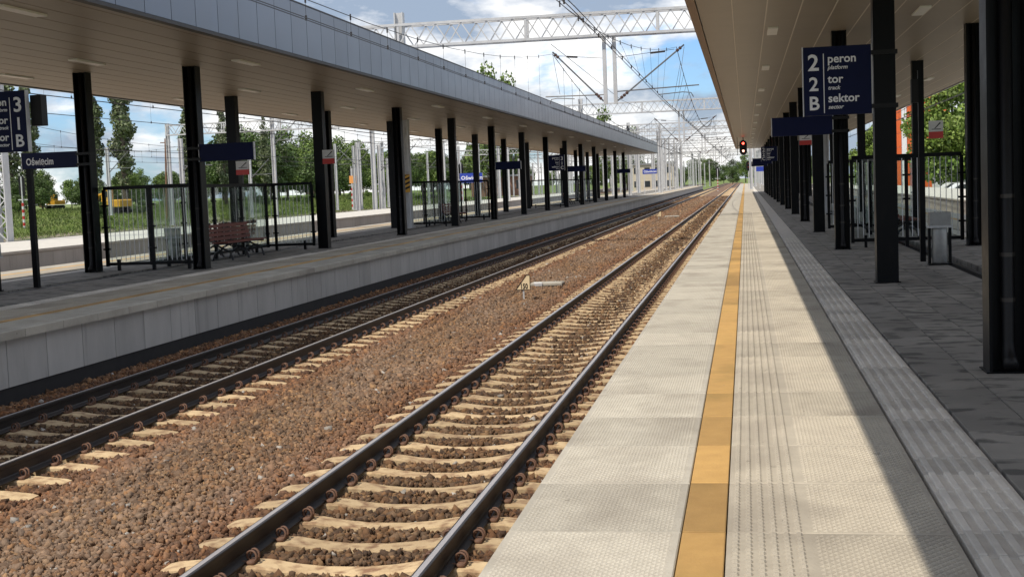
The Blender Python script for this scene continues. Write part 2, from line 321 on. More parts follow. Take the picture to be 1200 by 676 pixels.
# ballast: bed + real stones
bb = MB(); prof = [(-6.52,-.165),(-6.2,-.175),(-5.9,-.255),(-3.6,-.26),(-3.35,-.225),(-2.4,-.20),(-1.55,-.225),(-1.3,-.26),(1.2,-.26),(1.5,-.27),(1.82,-.27)]
vs_ = []; ys_ = [-4, 40, 80, 160, 640]
for yy in ys_: vs_ += [(x, yy, z) for x, z in prof]
n_ = len(prof); bb.add(vs_, [(j*n_+i, j*n_+i+1, (j+1)*n_+i+1, (j+1)*n_+i) for j in range(len(ys_)-1) for i in range(n_-1)])
tag(bb.build('ballast_bed', MT['ballast']), kind='structure')
for x0, x1 in ((-18.5,-15.0), (-22.4,-18.55), (-47.6,-32.5), (10.3,13.65)):
    q = MB(); q.add([(x0,-4,-.25),(x1,-4,-.25),(x1,640,-.25),(x0,640,-.25)], [(0,1,2,3)]); tag(q.build('ballast_bed', MT['ballast']), kind='structure')

t_ = (1+5**.5)/2
CUB_V = np.array([(x,y,z) for x in (-.75,.75) for y in (-.75,.75) for z in (-.75,.75)], float)
CUB_F = np.array([(0,1,3),(0,3,2),(4,6,7),(4,7,5),(0,4,5),(0,5,1),(2,3,7),(2,7,6),(0,2,6),(0,6,4),(1,5,7),(1,7,3)])
ICO_V = np.array([(-1,t_,0),(1,t_,0),(-1,-t_,0),(1,-t_,0),(0,-1,t_),(0,1,t_),(0,-1,-t_),(0,1,-t_),(t_,0,-1),(t_,0,1),(-t_,0,-1),(-t_,0,1)])/math.sqrt(1+t_*t_)
ICO_F = np.array([(0,11,5),(0,5,1),(0,1,7),(0,7,10),(0,10,11),(1,5,9),(5,11,4),(11,10,2),(10,7,6),(7,1,8),(3,9,4),(3,4,2),(3,2,6),(3,6,8),(3,8,9),(4,9,5),(2,4,11),(6,2,10),(8,6,7),(9,8,1)])
OCT_V = np.array([(1,0,0),(-1,0,0),(0,1,0),(0,-1,0),(0,0,1),(0,0,-1)], float)
OCT_F = np.array([(0,2,4),(2,1,4),(1,3,4),(3,0,4),(2,0,5),(1,2,5),(3,1,5),(0,3,5)])
PAL = np.array([(.225,.120,.056),(.178,.094,.046),(.265,.145,.068),(.135,.079,.045),(.185,.115,.066),(.23,.148,.088),(.32,.195,.098),(.115,.071,.044)])
def stones(n, x0, x1, y0, y1, V0, F0, r0, r1, edge):
    x = rng.uniform(x0, x1, n); y = np.sqrt(rng.uniform(y0*y0, y1*y1, n)) if False else rng.uniform(y0, y1, n)
    bx = np.interp(x, [p[0] for p in prof], [p[1] for p in prof])
    keep = np.ones(n, bool); zoff = np.zeros(n); inner = np.zeros(n, bool)
    for X, ph in ((0.0, PH['near']), (-4.80, PH['far'])):
        dx = np.abs(x-X); dy = np.abs((y-ph+.3) % .6-.3)
        on = (dx < 1.33) & (dy < edge); keep &= ~on
        keep &= ~((np.abs(dx-.7525) < .085))
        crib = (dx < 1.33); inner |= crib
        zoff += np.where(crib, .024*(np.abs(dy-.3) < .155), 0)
    x, y, bx, zoff, inner = x[keep], y[keep], bx[keep], zoff[keep], inner[keep]; n = len(x)
    r = (r0+(r1-r0)*rng.random(n)**1.5)*(1+.4*(rng.random(n) < .10))
    P = V0[None]*(1+rng.uniform(-.42,.36,(n, len(V0), 1)))+rng.uniform(-.22,.22,(n, len(V0), 3))
    P = P*(rng.uniform(.42,1.28,(n,1,3)))
    q = rng.normal(size=(n,4)); q /= np.linalg.norm(q, axis=1)[:,None]; w_, a, b_, c = q.T
    R = np.stack([np.stack([1-2*(b_*b_+c*c),2*(a*b_-c*w_),2*(a*c+b_*w_)],-1),np.stack([2*(a*b_+c*w_),1-2*(a*a+c*c),2*(b_*c-a*w_)],-1),np.stack([2*(a*c-b_*w_),2*(b_*c+a*w_),1-2*(a*a+b_*b_)],-1)],1)
    P = np.einsum('nij,nvj->nvi', R, P)*r[:,None,None]
    P[:,:,0] += x[:,None]; P[:,:,1] += y[:,None]; P[:,:,2] += (bx+zoff+rng.uniform(-.012,.022,n))[:,None]
    F_ = (F0[None]+np.arange(n)[:,None,None]*len(V0)).reshape(-1,3)
    c = PAL[rng.integers(0, len(PAL), n)]*rng.uniform(.7,1.3,(n,1))
    sh = (np.abs(x+2.4) < 1.25)*(.55+.3*np.sin(y*.7+np.sin(x*2.1)*2)); gmix = np.clip(sh*rng.uniform(0,1,n), 0, 1)[:,None]
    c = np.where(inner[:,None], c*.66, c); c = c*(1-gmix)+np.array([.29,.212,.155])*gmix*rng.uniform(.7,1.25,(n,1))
    dr_ = np.minimum(np.abs(np.abs(x)-1.25), np.abs(np.abs(x+4.8)-1.25)); ru = np.exp(-(dr_/.42)**2)[:,None]; c = c*(1-ru*np.array([.05,.22,.30]))
    pale = rng.random(n) < .009; c[pale] = rng.uniform(.28,.46,(pale.sum(),1))*np.array([1,.94,.86])
    return P.reshape(-1,3), F_, np.repeat(c, len(V0), 0)
def stone_obj(name, parts):
    V = []; F_ = []; C = []; o = 0
    for a, b, c in parts: V.append(a); F_.append(b+o); C.append(c); o += len(a)
    o_ = inst(name, np_mesh(name, np.concatenate(V), np.concatenate(F_), MT['stone'], np.concatenate(C))); tag(o_, 'brown crushed stone ballast filling the track beds between both platforms', 'ballast', kind='stuff')
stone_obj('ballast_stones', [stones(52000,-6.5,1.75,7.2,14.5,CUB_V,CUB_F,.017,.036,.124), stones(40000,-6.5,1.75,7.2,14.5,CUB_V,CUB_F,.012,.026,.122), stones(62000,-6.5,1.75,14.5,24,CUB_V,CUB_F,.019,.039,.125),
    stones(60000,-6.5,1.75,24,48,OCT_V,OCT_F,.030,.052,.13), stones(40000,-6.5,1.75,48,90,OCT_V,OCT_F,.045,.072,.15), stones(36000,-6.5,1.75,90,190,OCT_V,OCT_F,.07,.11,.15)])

# ================================================================== PLATFORMS
def dome(b, x, y, z, rx, ry, h):                             # low elongated tactile stud
    vs = []
    for k in range(6):
        a = math.pi*2*k/6; vs.append((x+rx*math.cos(a), y+ry*math.sin(a), z))
    for k in range(6):
        a = math.pi*2*k/6; vs.append((x+rx*.62*math.cos(a), y+ry*.62*math.sin(a), z+h))
    b.add(vs, [(k, (k+1) % 6, 6+(k+1) % 6, 6+k) for k in range(6)]+[tuple(range(6,12))])
def pyr(b, x, y, z, rx, ry, h): b.add([(x-rx,y,z),(x,y-ry,z),(x+rx,y,z),(x,y+ry,z),(x,y,z+h)], [(0,1,4),(1,2,4),(2,3,4),(3,0,4)])
SY = .98; GAP = .006
def edge_bm(relief=True):                                    # 0..0.80 wide, x=0 is the track edge
    b = MB(); b.cbox(.0,.797,GAP,SY-GAP,-.108,0,.006)
    if relief:
        i = 0; y = .035
        while y < SY-.03:
            x = .05+(.019 if i % 2 else 0)
            while x < .77: pyr(b, x, y, 0, .015, .010, .008); x += .038
            y += .024; i += 1
    return b
def tact_bm(relief=True):
    b = MB(); b.cbox(.003,.985,GAP,SY-GAP,-.108,0,.006)
    if relief:
        for i in range(6):
            for j in range(16): dome(b, .045+i*.055, .035+j*.0605, 0, .018, .021, .011)
        i = 0; y = .035
        while y < SY-.03:
            x = .40+(.022 if i % 2 else 0)
            while x < .96: pyr(b, x, y, 0, .017, .011, .009); x += .044
            y += .027; i += 1
    return b
def yel_bm(relief=True): b = MB(); b.cbox(.003,.197,GAP,SY-GAP,-.108,.001,.004); return b
def rib_bm(relief=True):
    b = MB(); b.cbox(.002,.398,.005,.387,-.108,-.012,.004)
    if relief:
        for i in range(5): b.cbox(.024+i*.077,.060+i*.077,.009,.383,-.013,.003,.004)
    return b
def pav_bm(relief=True): b = MB(); b.cbox(.004,.396,.005,.795,-.108,0,.004); return b
LM = {k: f().mesh(n, MT[m_]) for k, f, n, m_ in (('e',edge_bm,'edge_slab','edge'),('t',tact_bm,'tactile_slab','tact'),('y',yel_bm,'safety_line_tile','yellow'),('r',rib_bm,'ribbed_paver','ribbed'),('p',pav_bm,'paver','paver'))}
FLAT = {k: f(False) for k, f in (('e',edge_bm),('t',tact_bm),('y',yel_bm),('r',rib_bm),('p',pav_bm))}
NAMES = dict(e='edge_slab', t='tactile_slab', y='safety_line_tile', r='ribbed_paver', p='paver'); MATS = dict(e='edge', t='tact', y='yellow', r='ribbed', p='paver')
def lay(parent, kind, x0, d, ystart, yend, step, near, far, first=True):
    """one row of slabs along y; d=+1 row grows to +x from x0, -1 to -x. Single slabs inside near..far, one joined run outside."""
    run = MB(); y = ystart; i = 0
    while y < yend:
        dz = random.uniform(-.0015,.0015)
        if near <= y <= far:
            o = inst(NAMES[kind], LM[kind], parent, (x0, y if d > 0 else y+step, ZP+dz), 0 if d > 0 else math.pi)
        else:
            b = FLAT[kind]; s = 1 if d > 0 else -1; yo = y if d > 0 else y+step
            run.add([(x0+s*v[0], yo+s*v[1], ZP+dz+v[2]) for v in b.v], b.f)
        y += step; i += 1
    return run
def add_runs(parent, runs, kind):
    m_ = MB()
    for r_ in runs: m_.add(r_.v, r_.f)
    if m_.v: tag(m_.build(NAMES[kind]+'_run', MT[MATS[kind]], parent), kind='stuff')
def platform(name, xe, d, width, near, far, pfar, pcols, yend, drain):
    core = MB(); xa, xb = sorted((xe+d*.10, xe+d*(width-.10))); core.box(xa, xb, -3, yend, -.5, ZP-.112)
    P_ = core.build(name, MT['joint']); tag(P_, kind='structure')
    y0 = 5.918-SY*8
    for kind, off in (('e',0), ('y',.80), ('t',1.0)):
        rs = [lay(P_, kind, xe+d*off, d, y0, yend, SY, near, far)]
        rs.append(lay(P_, kind, xe+d*(width-off), -d, y0, yend, SY, 1e9, 0))
        add_runs(P_, rs, kind)
    add_runs(P_, [lay(P_, 'r', xe+d*2.01, d, y0+.06, yend, .392, near, min(far, 34)), lay(P_, 'r', xe+d*(width-2.01), -d, y0, yend, .392, 1e9, 0)], 'r')
    rs = []; ncol = int((width-2*2.41)/.4)
    for c in range(ncol):
        off = 2.415+c*.4
        if abs(xe+d*(off+.2)-drain) < .17: continue
        rs.append(lay(P_, 'p', xe+d*off, d, 5.09-.8*9+(.4 if c % 2 else 0), yend, .8, near, pfar if c < pcols else 0))
    add_runs(P_, rs, 'p')
    return P_
PR = platform('platform_right', 1.71, 1, 8.55, 4.0, 60, 27, 8, 322, 6.2)
PL = platform('platform_left', -6.42, -1, 8.58, 13.5, 75, 0, 0, 300, -10.47)
for P_, x in ((PR, 6.2), (PL, -10.47)):
    d = MB(); d.box(x-.13, x+.13, -3, 280, .69, .772); d.build('drain_bed', MT['joint'], P_)
    d = MB(); yy = 4.
    d.box(x-.13, x-.06, -3, 280, .772, .797); d.box(x+.06, x+.13, -3, 280, .772, .797)
    while yy < 70: d.box(x-.06, x+.06, yy, yy+.012, .775, .795); yy += .05
    d.build('drain_grate', MT['blackm'], P_)
# left platform: retaining wall panels over a black base
WPM = MB().cbox(0,.03,.004,SY-.004,0,.61,.003).mesh('wall_panel', MT['wall'])
wp = MB(); wp.box(0,.075,.008,SY-.008,0,.612); WPM = wp.mesh('wall_panel', MT['wall'])
y = 5.58; i = 0; wrun = MB()
while y < 299:
    if 12 < y < 130: inst('wall_panel', WPM, PL, (-6.575, y, .075))
    else: wrun.add([(v[0]-6.575, v[1]+y, v[2]+.075) for v in wp.v], wp.f)
    y += SY
tag(wrun.build('wall_panel_run', MT['wall'], PL), kind='stuff')
b = MB(); b.box(-6.60,-6.515,-3,300,-.45,.07); b.build('wall_base', MT['plinth'], PL)
# right platform retaining wall, both back walls
b = MB(); b.box(1.78,1.86,-3,322,-.45,.688); b.build('wall', MT['wall'], PR)
b = MB(); b.box(10.12,10.18,-3,322,-.45,.688); b.build('wall', MT['wall'], PR)
b = MB(); b.box(-14.98,-14.92,-3,300,-.45,.688); b.build('wall', MT['wall'], PL)
# the third platform beyond, and the one across the right-hand track
def low_platform(name, xa, xb, face, yend):
    core = MB(); core.box(xa+.08, xb-.08, -3, yend, -.5, .70); p_ = core.build(name, MT['wall']); tag(p_, kind='structure')
    run = MB(); y = 0.
    while y < yend: run.cbox(xa, xb, y+.004, y+.976, .702, .80, .008); y += .98
    tag(run.build('slab_run', MT['palepave'], p_), kind='stuff')
    xf = xb-.08 if face > 0 else xa+.08; y = 20.0; k = 0
    pm = MB(); pm.box(0,.05,.006,1.474,0,.68); me = pm.mesh('wall_panel', MT['wall'])
    while y < 170: inst('wall_panel', me, p_, (xf if face > 0 else xf-.05, y, .01)); y += 1.48
low_platform('platform_far', -29.3, -22.4, 1, 230)
low_platform('platform_opposite', 13.7, 19.5, -1, 230)

# ================================================================== CANOPIES
def h_column():
    b = MB(); w_, dpt, tf, tw = .15, .145, .022, .016
    b.box(-w_, -w_+tf, -dpt, dpt, 0, 4.52); b.box(w_-tf, w_, -dpt, dpt, 0, 4.52); b.box(-w_+tf, w_-tf, -tw/2, tw/2, 0, 4.52)
    b.box(-.175,.175,-.17,.17,.001,.012); return b
def box_column():
    b = MB(); b.box(-.15,.15,-.145,.145,0,4.52); b.box(-.175,.175,-.17,.17,.001,.012); return b
HCM = h_column().mesh('column', MT['black']); BCM = box_column().mesh('column', MT['black'])
pp = MB(); pp.path([(0,-.075,4.5),(0,-.075,.25),(0,-.085,.17),(0,-.13,.10),(0,-.19,.06)], [.052,.052,.056,.056,.056], 12); PIM = pp.mesh('drain_pipe', MT['blackm'], True)
cl_ = MB(); cl_.lathe([(.058,0),(.058,.03)], 12); CLPM = cl_.mesh('pipe_clamp', MT['trim'])
LUM = MB(); LUM.box(-.10,.10,-.62,.62,-.035,0); LUMM = LUM.mesh('luminaire', MT['diff'])
def canopy(name, x_edge, x_back, d, y0, y1, cols, ystart, zs, zt, label, lumx, lumy0, pipe_mod):
    t = empty(name, ((x_edge+x_back)/2, 0, ZP)); tag(t, label, 'canopy'); ox, oz = -(x_edge+x_back)/2, -ZP
    xa, xb = sorted((x_edge, x_back))
    # roof deck and back fascia
    b = MB(); b.box(xa+.07, xb-.07, y0, y1, zs+.05, zt-.12); b.build('roof_deck', MT['roof'], t, (ox, 0, oz))
    b = MB(); xx = x_back; b.box(min(xx, xx-d*.06), max(xx, xx-d*.06), y0, y1, zs-.02, zt-.02); b.build('back_fascia', MT['fascia'], t, (ox, 0, oz))
    for ye in (y0, y1):
        b = MB(); b.box(xa+.001, xb-.001, ye-.05 if ye == y0 else ye+.002, ye-.002 if ye == y0 else ye+.05, zs-.02, zt); b.build('end_fascia', MT['fascia'], t, (ox, 0, oz))
    # soffit boards between pale seams
    x = xa+.16; wdt = .594; k = 0
    while x < xb-.1:
        x2 = min(x+wdt, xb-.08)
        b = MB(); b.box(x+.012, x2-.012, y0, y1, zs, zs+.045); b.build('soffit_board', MT['soffit'], t, (ox, 0, oz))
        if x2 < xb-.1: b = MB(); b.box(x2-.011 if d > 0 else x2-.004, x2+.011 if d > 0 else x2+.004, y0, y1, zs-.003 if d > 0 else zs+.004, zs+.044); b.build('soffit_seam', MT['seam'] if d > 0 else MT['soffit'], t, (ox, 0, oz))
        x = x2
    b = MB(); b.box(min(x_edge, x_edge+d*.15), max(x_edge, x_edge+d*.15), y0, y1, zs-.02, zs+.04); b.build('edge_trim', MT['edgetrim'] if d > 0 else MT['trim'], t, (ox, 0, oz))
    # track-side fascia panels, each 1 m
    pm = MB(); pm.box(0,.045,.009,.991,zs+.045,zt); me = pm.mesh('fascia_panel', MT['fascia'])
    b = MB(); b.box(min(x_edge+d*.047, x_edge+d*.07), max(x_edge+d*.047, x_edge+d*.07), y0, y1, zs+.045, zt-.01); b.build('fascia_backing', MT['trim'], t, (ox, 0, oz))
    y = y0
    while y < y1-.5:
        inst('fascia_panel', me, t, ((x_edge if d > 0 else x_edge-.045)+ox, y, oz)); y += 1.0
    b = MB(); b.box(min(x_edge-d*.012, x_edge+d*.12), max(x_edge-d*.012, x_edge+d*.12), y0, y1, zt+.002, zt+.03); b.build('fascia_cap', MT['trim'], t, (ox, 0, oz))
    # columns
    k = 0; y = ystart
    while y < y1-3:
        for ci, cx in enumerate(cols):
            piped = (k % 2 == pipe_mod) or (ci == 1 and k % 2 == pipe_mod)
            co = inst('column', HCM if piped else BCM, t, (cx+ox, y, 0))
            if piped:
                inst('drain_pipe', PIM, co)
                for zc in (.55,.9,1.35): inst('pipe_clamp', CLPM, co, (0,-.075,zc))
        y += 8.87; k += 1
    for lx, ph in zip(lumx, lumy0):
        y = ph
        while y < y1-3:
            inst('luminaire', LUMM, t, (lx+ox, y, zs+oz+.001)); y += 9.2
    return t
canopy('platform_canopy', 1.93, 10.2, 1, 2.0, 140.0, (4.81, 7.47), 10.72-8.87+.06, 5.32, 6.46, 'long platform roof with beige soffit and black columns on the right platform', (3.45, 6.1, 8.75), (27.6-9.2*2, 25.6-18.4, 26.4-18.4), 1)
canopy('platform_canopy', -6.5, -14.75, -1, 3.0, 146.0, (-9.27, -11.9), 28.1-8.87*2, 5.32, 6.46, 'long platform roof with grey metal fascia over the left platform', (-7.85, -10.6, -13.4), (18.6-9.2, 25.9-9.2, 27.9-9.2), 0)

# ================================================================== SHELTER SCREENS, BENCHES, BINS
def screen(name, p0, p1, label, npost=3, gap=None):
    gap = gap or (.115 if npost == 3 else .46)
    """glass wind screen: black tube frame, glass with pale vertical stripes, clamps"""
    p0 = Vector((*p0, 0)); p1 = Vector((*p1, 0)); Ln = (p1-p0).length; rz = math.atan2(p1.y-p0.y, p1.x-p0.x)
    t = empty(name, (p0.x, p0.y, ZP), rz); tag(t, label, 'screen', 'glass wind screens on the platforms')
    b = MB(); b.box(0, Ln, -.035, .035, 1.86, 1.94); b.build('top_rail', MT['black'], t)
    b = MB(); b.box(0, Ln, -.03, .03, .12, .19); b.build('bottom_rail', MT['black'], t)
    for i in range(npost):
        x = Ln*i/(npost-1); b = MB(); b.box(x-.035, x+.035, -.034 if 0<i<npost-1 else -.036, .034 if 0<i<npost-1 else .036, 0 if 0 < i < npost-1 else .1, 1.86)
        for zc in (.5, 1.0, 1.5): b.box(x-.075, x+.075, -.045, .045, zc-.02, zc+.02)
        b.build('post', MT['black'], t)
    for x in (Ln*.12, Ln*.88): b = MB(); b.box(x-.03, x+.03, -.037, .037, 0, .26); b.build('foot', MT['black'], t)
    for i in range(npost-1):
        xa, xb = Ln*i/(npost-1)+.05, Ln*(i+1)/(npost-1)-.05
        gp = MB(); gp.box(xa, xb, -.005, .005, .195, 1.855); go_ = gp.build('glass_pane', MT['glass'], t)
        s = MB(); x = xa+.06
        while x < xb-.03: s.box(x-.008, x+.008, -.0075, -.0055, .21, 1.85); x += gap
        s.build('stripes', MT['letter'], go_)
    return t
screen('wind_screen', (-11.72,28.45), (-9.45,28.45), 'glass wind screen across the left platform, nearest the camera')
screen('wind_screen', (-11.72,36.55), (-9.45,36.55), 'glass wind screen just beyond the red-brown bench on the left platform')
screen('wind_screen', (-10.75,28.7), (-10.75,36.3), 'long glass wind screen running behind the red-brown bench', 5)
screen('wind_screen', (-11.72,54.9), (-9.45,54.9), 'glass wind screen beside the hazard striped mast on the left platform')
screen('wind_screen', (-11.72,63.2), (-9.45,63.2), 'glass wind screen just left of the second left shelter end')
screen('wind_screen', (-10.75,55.2), (-10.75,62.9), 'long glass wind screen in the middle shelter of the left platform', 5)
screen('wind_screen', (-11.72,90.4), (-9.45,90.4), 'far glass wind screen under the distant platform sign on the left')
screen('wind_screen', (-11.72,107.9), (-9.45,107.9), 'farthest glass wind screen on the left platform')
screen('wind_screen', (5.05,28.9), (7.28,28.9), 'glass wind screen behind the litter bin on the right platform')
screen('wind_screen', (5.95,29.2), (5.95,36.6), 'long glass wind screen receding beyond the right litter bin', 5)
screen('wind_screen', (5.05,36.9), (7.28,36.9), 'glass wind screen at the far end of the right shelter')

def bench(loc, rz, label, group='slatted benches on the platforms'):
    t = empty('bench', loc, rz); tag(t, label, 'bench', group)           # sits along y, faces +x
    for i in range(4): b = MB(); b.cbox(-.03,.005,-1.35,1.35,0,.085,.006); o = b.build('back_slat', MT['wood'], t, (-.02-i*.022, 0, .50+i*.108)); 
    for i in range(4): b = MB(); b.cbox(0,.095,-1.35,1.35,0,.035,.006); b.build('seat_slat', MT['wood'], t, (.02+i*.112, 0, .435))
    for y in (-1.1, 0, 1.1):
        b = MB(); b.path([(.46,y,0),(.40,y,.2),(.20,y,.30),(.02,y,.40),(-.05,y,.55),(-.125,y,.95)], .028, 6); b.path([(-.08,y,0),(.0,y,.18),(.2,y,.30)], .028, 6); b.path([(.0,y,.41),(.25,y,.42),(.47,y,.415)], .022, 6); b.build('leg', MT['iron'], t)
bench((-10.42,32.75,ZP), 0, 'red-brown slatted bench facing the tracks in the near left shelter')
bench((-11.05,34.6,ZP), math.pi, 'red-brown slatted bench behind the glass screen of the near left shelter')
bench((-10.42,59.0,ZP), 0, 'red-brown slatted bench in the second shelter of the left platform')
bench((-10.42,99.0,ZP), 0, 'dark far bench on the left platform below the distant signs')
bench((6.35,33.2,ZP), 0, 'slatted bench behind the glass screen on the right platform')

def bin_(loc, label):
    t = empty('litter_bin', loc); tag(t, label, 'litter bin', 'litter bins on the platforms')
    b = MB(); b.lathe([(.115,.03),(.125,.06),(.125,.60),(.12,.62)], 14); b.build('body', MT['binm'], t, smooth=True)
    for s in (-1, 1): b = MB(); b.box(s*.165-.022, s*.165+.022, -.03, .03, 0, .62); b.build('post', MT['black'], t)
    b = MB(); b.box(-.165,.165,-.13,.13,.66,.88); b.build('hood', MT['binm'], t)
    b = MB(); b.box(-.19,.19,-.155,.155,.622,.66); b.build('rim', MT['grey'], t)
    b = MB(); b.box(-.187,.187,-.10,.10,-.0,.028); b.build('base', MT['black'], t)
bin_((6.0,22.95,ZP), 'grey steel litter bin with black posts on the right platform')
bin_((-11.1,22.6,ZP), 'grey litter bin at the left picture edge on the left platform')
bin_((-11.25,31.0,ZP), 'grey litter bin beside the bench in the near left shelter')

# ================================================================== SIGNS
def board(name, x0, x1, y, z0, z1, label, cat='sign', mt='blue', thick=.09, zbase=None, frame=True, group=None):
    t = empty(name, ((x0+x1)/2, y, z0)); tag(t, label, cat, group); w2 = (x1-x0)/2; h = z1-z0
    b = MB(); b.box(-w2, w2, 0, thick, 0, h); b.build('panel', MT[mt], t)
    if frame:
        for xx in (-w2-.014, w2+.001): b = MB(); b.box(xx, xx+.013, -.003, thick+.003, -.005, h+.005); b.build('frame_edge', MT['grey'], t)
    return t
def clamp(t, x0, x1, y0, y1, zs):
    for z in zs: b = MB(); b.box(x0, x1, y0, y1, z-.03, z+.03); b.build('bracket', MT['blackm'], t)
def info(x0, x1, y, z0, z1, rows, label, right_numbers=False):
    t = board('platform_sign', x0, x1, y, z0, z1, label); w2 = (x1-x0)/2; h = z1-z0
    fx = -w2+.30*(x1-x0) if not right_numbers else w2-.30*(x1-x0)
    b = MB(); b.box(fx-.006, fx+.006, -.003, -.0005, .03, h-.10); b.build('divider', MT['letter'], t)
    for (num, a, sub), zf in zip(rows, (.66,.365,.085)):
        nx = -w2+.15*(x1-x0) if not right_numbers else w2-.15*(x1-x0); big = .32 if zf > .6 else .27
        text(num, big, t, nx, -.001, zf*h, align='CENTER')
        if right_numbers: text(a, .165, t, fx-.05, -.001, zf*h+.10, align='RIGHT'); text(sub, .075, t, fx-.05, -.001, zf*h+.01, shear=.25, align='RIGHT')
        else: text(a, .165, t, fx+.055, -.001, zf*h+.10); text(sub, .08, t, fx+.055, -.001, zf*h+.005, shear=.25)
    return t
R22 = (('2','peron','platform'), ('2','tor','track'), ('B','sektor','sector'))
t = info(3.69, 4.63, 19.52, 3.22, 4.19, R22, 'navy sign reading 2 peron, 2 tor, B sektor on the right column'); clamp(t, .47, .83, -.03, .33, (.10,.85))
t = board('blank_sign', 3.41, 4.64, 28.25, 3.20, 3.585, 'blank navy board below the 2 2 B platform sign'); clamp(t, .60, .95, -.03, .33, (.06,.33))
t = info(3.82, 4.77, 81.4, 3.27, 4.15, (('2','peron','platform'), ('2','tor','track'), ('C','sektor','sector')), 'small distant navy sign with 2 2 C on the right platform')
board('blank_sign', 3.35, 4.62, 90.3, 3.2, 3.585, 'blank navy board just left of the distant 2 2 C sign')
board('blank_sign', 3.35, 4.62, 108.1, 3.2, 3.585, 'farthest blank navy board along the right columns')
t = info(-9.13, -8.24, 19.25, 3.23, 4.18, (('3','peron','platform'), ('1','tor','track'), ('B','sektor','sector')), 'navy sign with numbers 3 1 B at the left picture edge', True); b = MB(); b.box(.46,.645,.12,.30,.40,.88); b.build('speaker_box', MT['blackm'], t)
t = board('station_board', -13.42, -12.05, 27.94, 3.20, 3.565, 'navy station name board reading Oświęcim beside the leftmost column'); text('Oświęcim', .22, t, -.58, -.001, .09, wscale=.72); clamp(t, .66, 1.0, -.03, .28, (.06,.3))
t = board('blank_sign', -9.12, -7.85, 27.94, 3.20, 3.585, 'blank navy board jutting from the column in front of the bench'); clamp(t, -.32-.6, -.60, -.02, .30, (.06,.3))
t = board('station_board', -25.3, -23.0, 130.0, 2.88, 3.84, 'bright blue station name board on the far platform between the columns', mt='bluebright'); text('Oświęcim', .52, t, -1.02, -.001, .32); b = MB(); b.box(-.95,-.87,.02,.08,-2.08,0); b.box(.87,.95,.02,.08,-2.08,0); b.build('post', MT['grey'], t)
info(-9.1, -8.1, 81.1, 3.23, 4.18, (('3','peron','platform'), ('1','tor','track'), ('C','sektor','sector')), 'distant navy sign with 3 1 C under the left canopy', True)
board('blank_sign', -9.1, -7.85, 63.4, 3.2, 3.585, 'blank navy board beside the bright blue station name board')
board('blank_sign', -9.1, -7.85, 90.0, 3.2, 3.585, 'blank navy board right of the distant 3 1 C sign')
board('blank_sign', -9.1, -7.85, 125.5, 3.2, 3.585, 'farthest blank navy board near the end of the left canopy')
t = board('station_board', -9.3, -7.6, 160, 3.2, 3.75, 'blue station board on posts beyond the end of the left canopy', mt='bluebright'); text('Oświęcim', .36, t, -.72, -.001, .16)
b = MB(); b.box(-.7,-.62,.02,.08,-2.4,0); b.box(.62,.7,.02,.08,-2.4,0); b.build('post', MT['grey'], t)
t = board('station_board', 4.2, 6.8, 168, 3.0, 3.6, 'pale blue station board beyond the end of the right canopy', mt='bluebright'); b = MB(); b.box(-.9,-.82,.02,.08,-2.2,0); b.box(.82,.9,.02,.08,-2.2,0); b.build('post', MT['grey'], t)
def notice(x0, x1, y, z0, z1, label):
    t = board('warning_sign', x0, x1, y, z0, z1, label, mt='signwhite', thick=.03, frame=False, group='no crossing notices'); w_, h = x1-x0, z1-z0
    b = MB(); b.box(-w_/2, w_/2, -.006, -.001, 0, h*.38); b.build('red_band', MT['red'], t)
    b = MB(); b.extrude([(-w_*.30,h*.50),(w_*.34,h*.50),(w_*.34,h*.54),(-w_*.30,h*.54)], 'y', -.006, -.001); b.extrude([(-w_*.12,h*.56),(-w_*.05,h*.56),(w_*.34,h*.86),(w_*.27,h*.90)], 'y', -.006, -.001); b.build('pictogram', MT['blackm'], t)
notice(-9.12,-8.76,36.70,3.23,3.63,'red and white no crossing notice on the left column right of the bench')
notice(-11.75,-11.35,36.68,3.02,3.42,'red and white no crossing notice beneath the blank navy board on the left')
notice(7.68,8.05,36.85,3.21,3.68,'red and white no crossing notice before the green tree on the right')
notice(4.66,5.06,45.75,3.38,3.78,'red and white no crossing notice on the right column row')
# post with box behind the left sign, thin post on the right platform
t = empty('sign_post', (-10.66,23.45,ZP)); tag(t, 'thin black post standing alone at the left picture edge', 'post')
b = MB(); b.box(-.05,.05,-.05,.05,0,2.28); b.build('pole', MT['black'], t)
t = empty('sign_post', (5.85,23.9,ZP)); tag(t, 'thin black post right behind the right litter bin', 'post')
b = MB(); b.box(-.045,.045,-.045,.045,0,3.3); b.build('pole', MT['black'], t); b = MB(); b.box(-.16,-.045,-.08,.08,2.75,3.15); b.build('speaker_box', MT['blackm'], t)

# speed markers between the tracks
def marker(x, y, s, label, txt):
    t = empty('speed_marker', (x, y, -.2)); tag(t, label, 'sign')
    b = MB(); b.box(-.018,.018,0,.03,0,.42); b.build('stake', MT['grey'], t)
    b = MB(); b.extrude([(-.19,.22),(.165,.22),(.165,.565),(.075,.565)], 'y', -.012, 0); b.build('plate', MT['cream'], t)
    b = MB(); o = [(-.19,.22),(.165,.22),(.165,.565),(.075,.565)]; ins = [(-.155,.236),(.15,.236),(.15,.55),(.083,.55)]
    for i in range(4): j = (i+1) % 4; b.extrude([o[i],o[j],ins[j],ins[i]], 'y', -.015, -.0122)
    b.build('border', MT['blackm'], t)
    if txt: text(txt, .165, t, -.072, -.0165, .255, MT['blackm'], wscale=.72)
marker(-2.2, 29.6, 1, 'cream triangular speed marker reading 150 between the tracks', '150')
marker(-2.8, 87, 1, 'far small cream speed marker between the tracks', '')
t = empty('beacon_plate', (-2.2,33.35,-.16)); tag(t, 'flat pale plate lying on the ballast beside the 150 marker', 'plate')
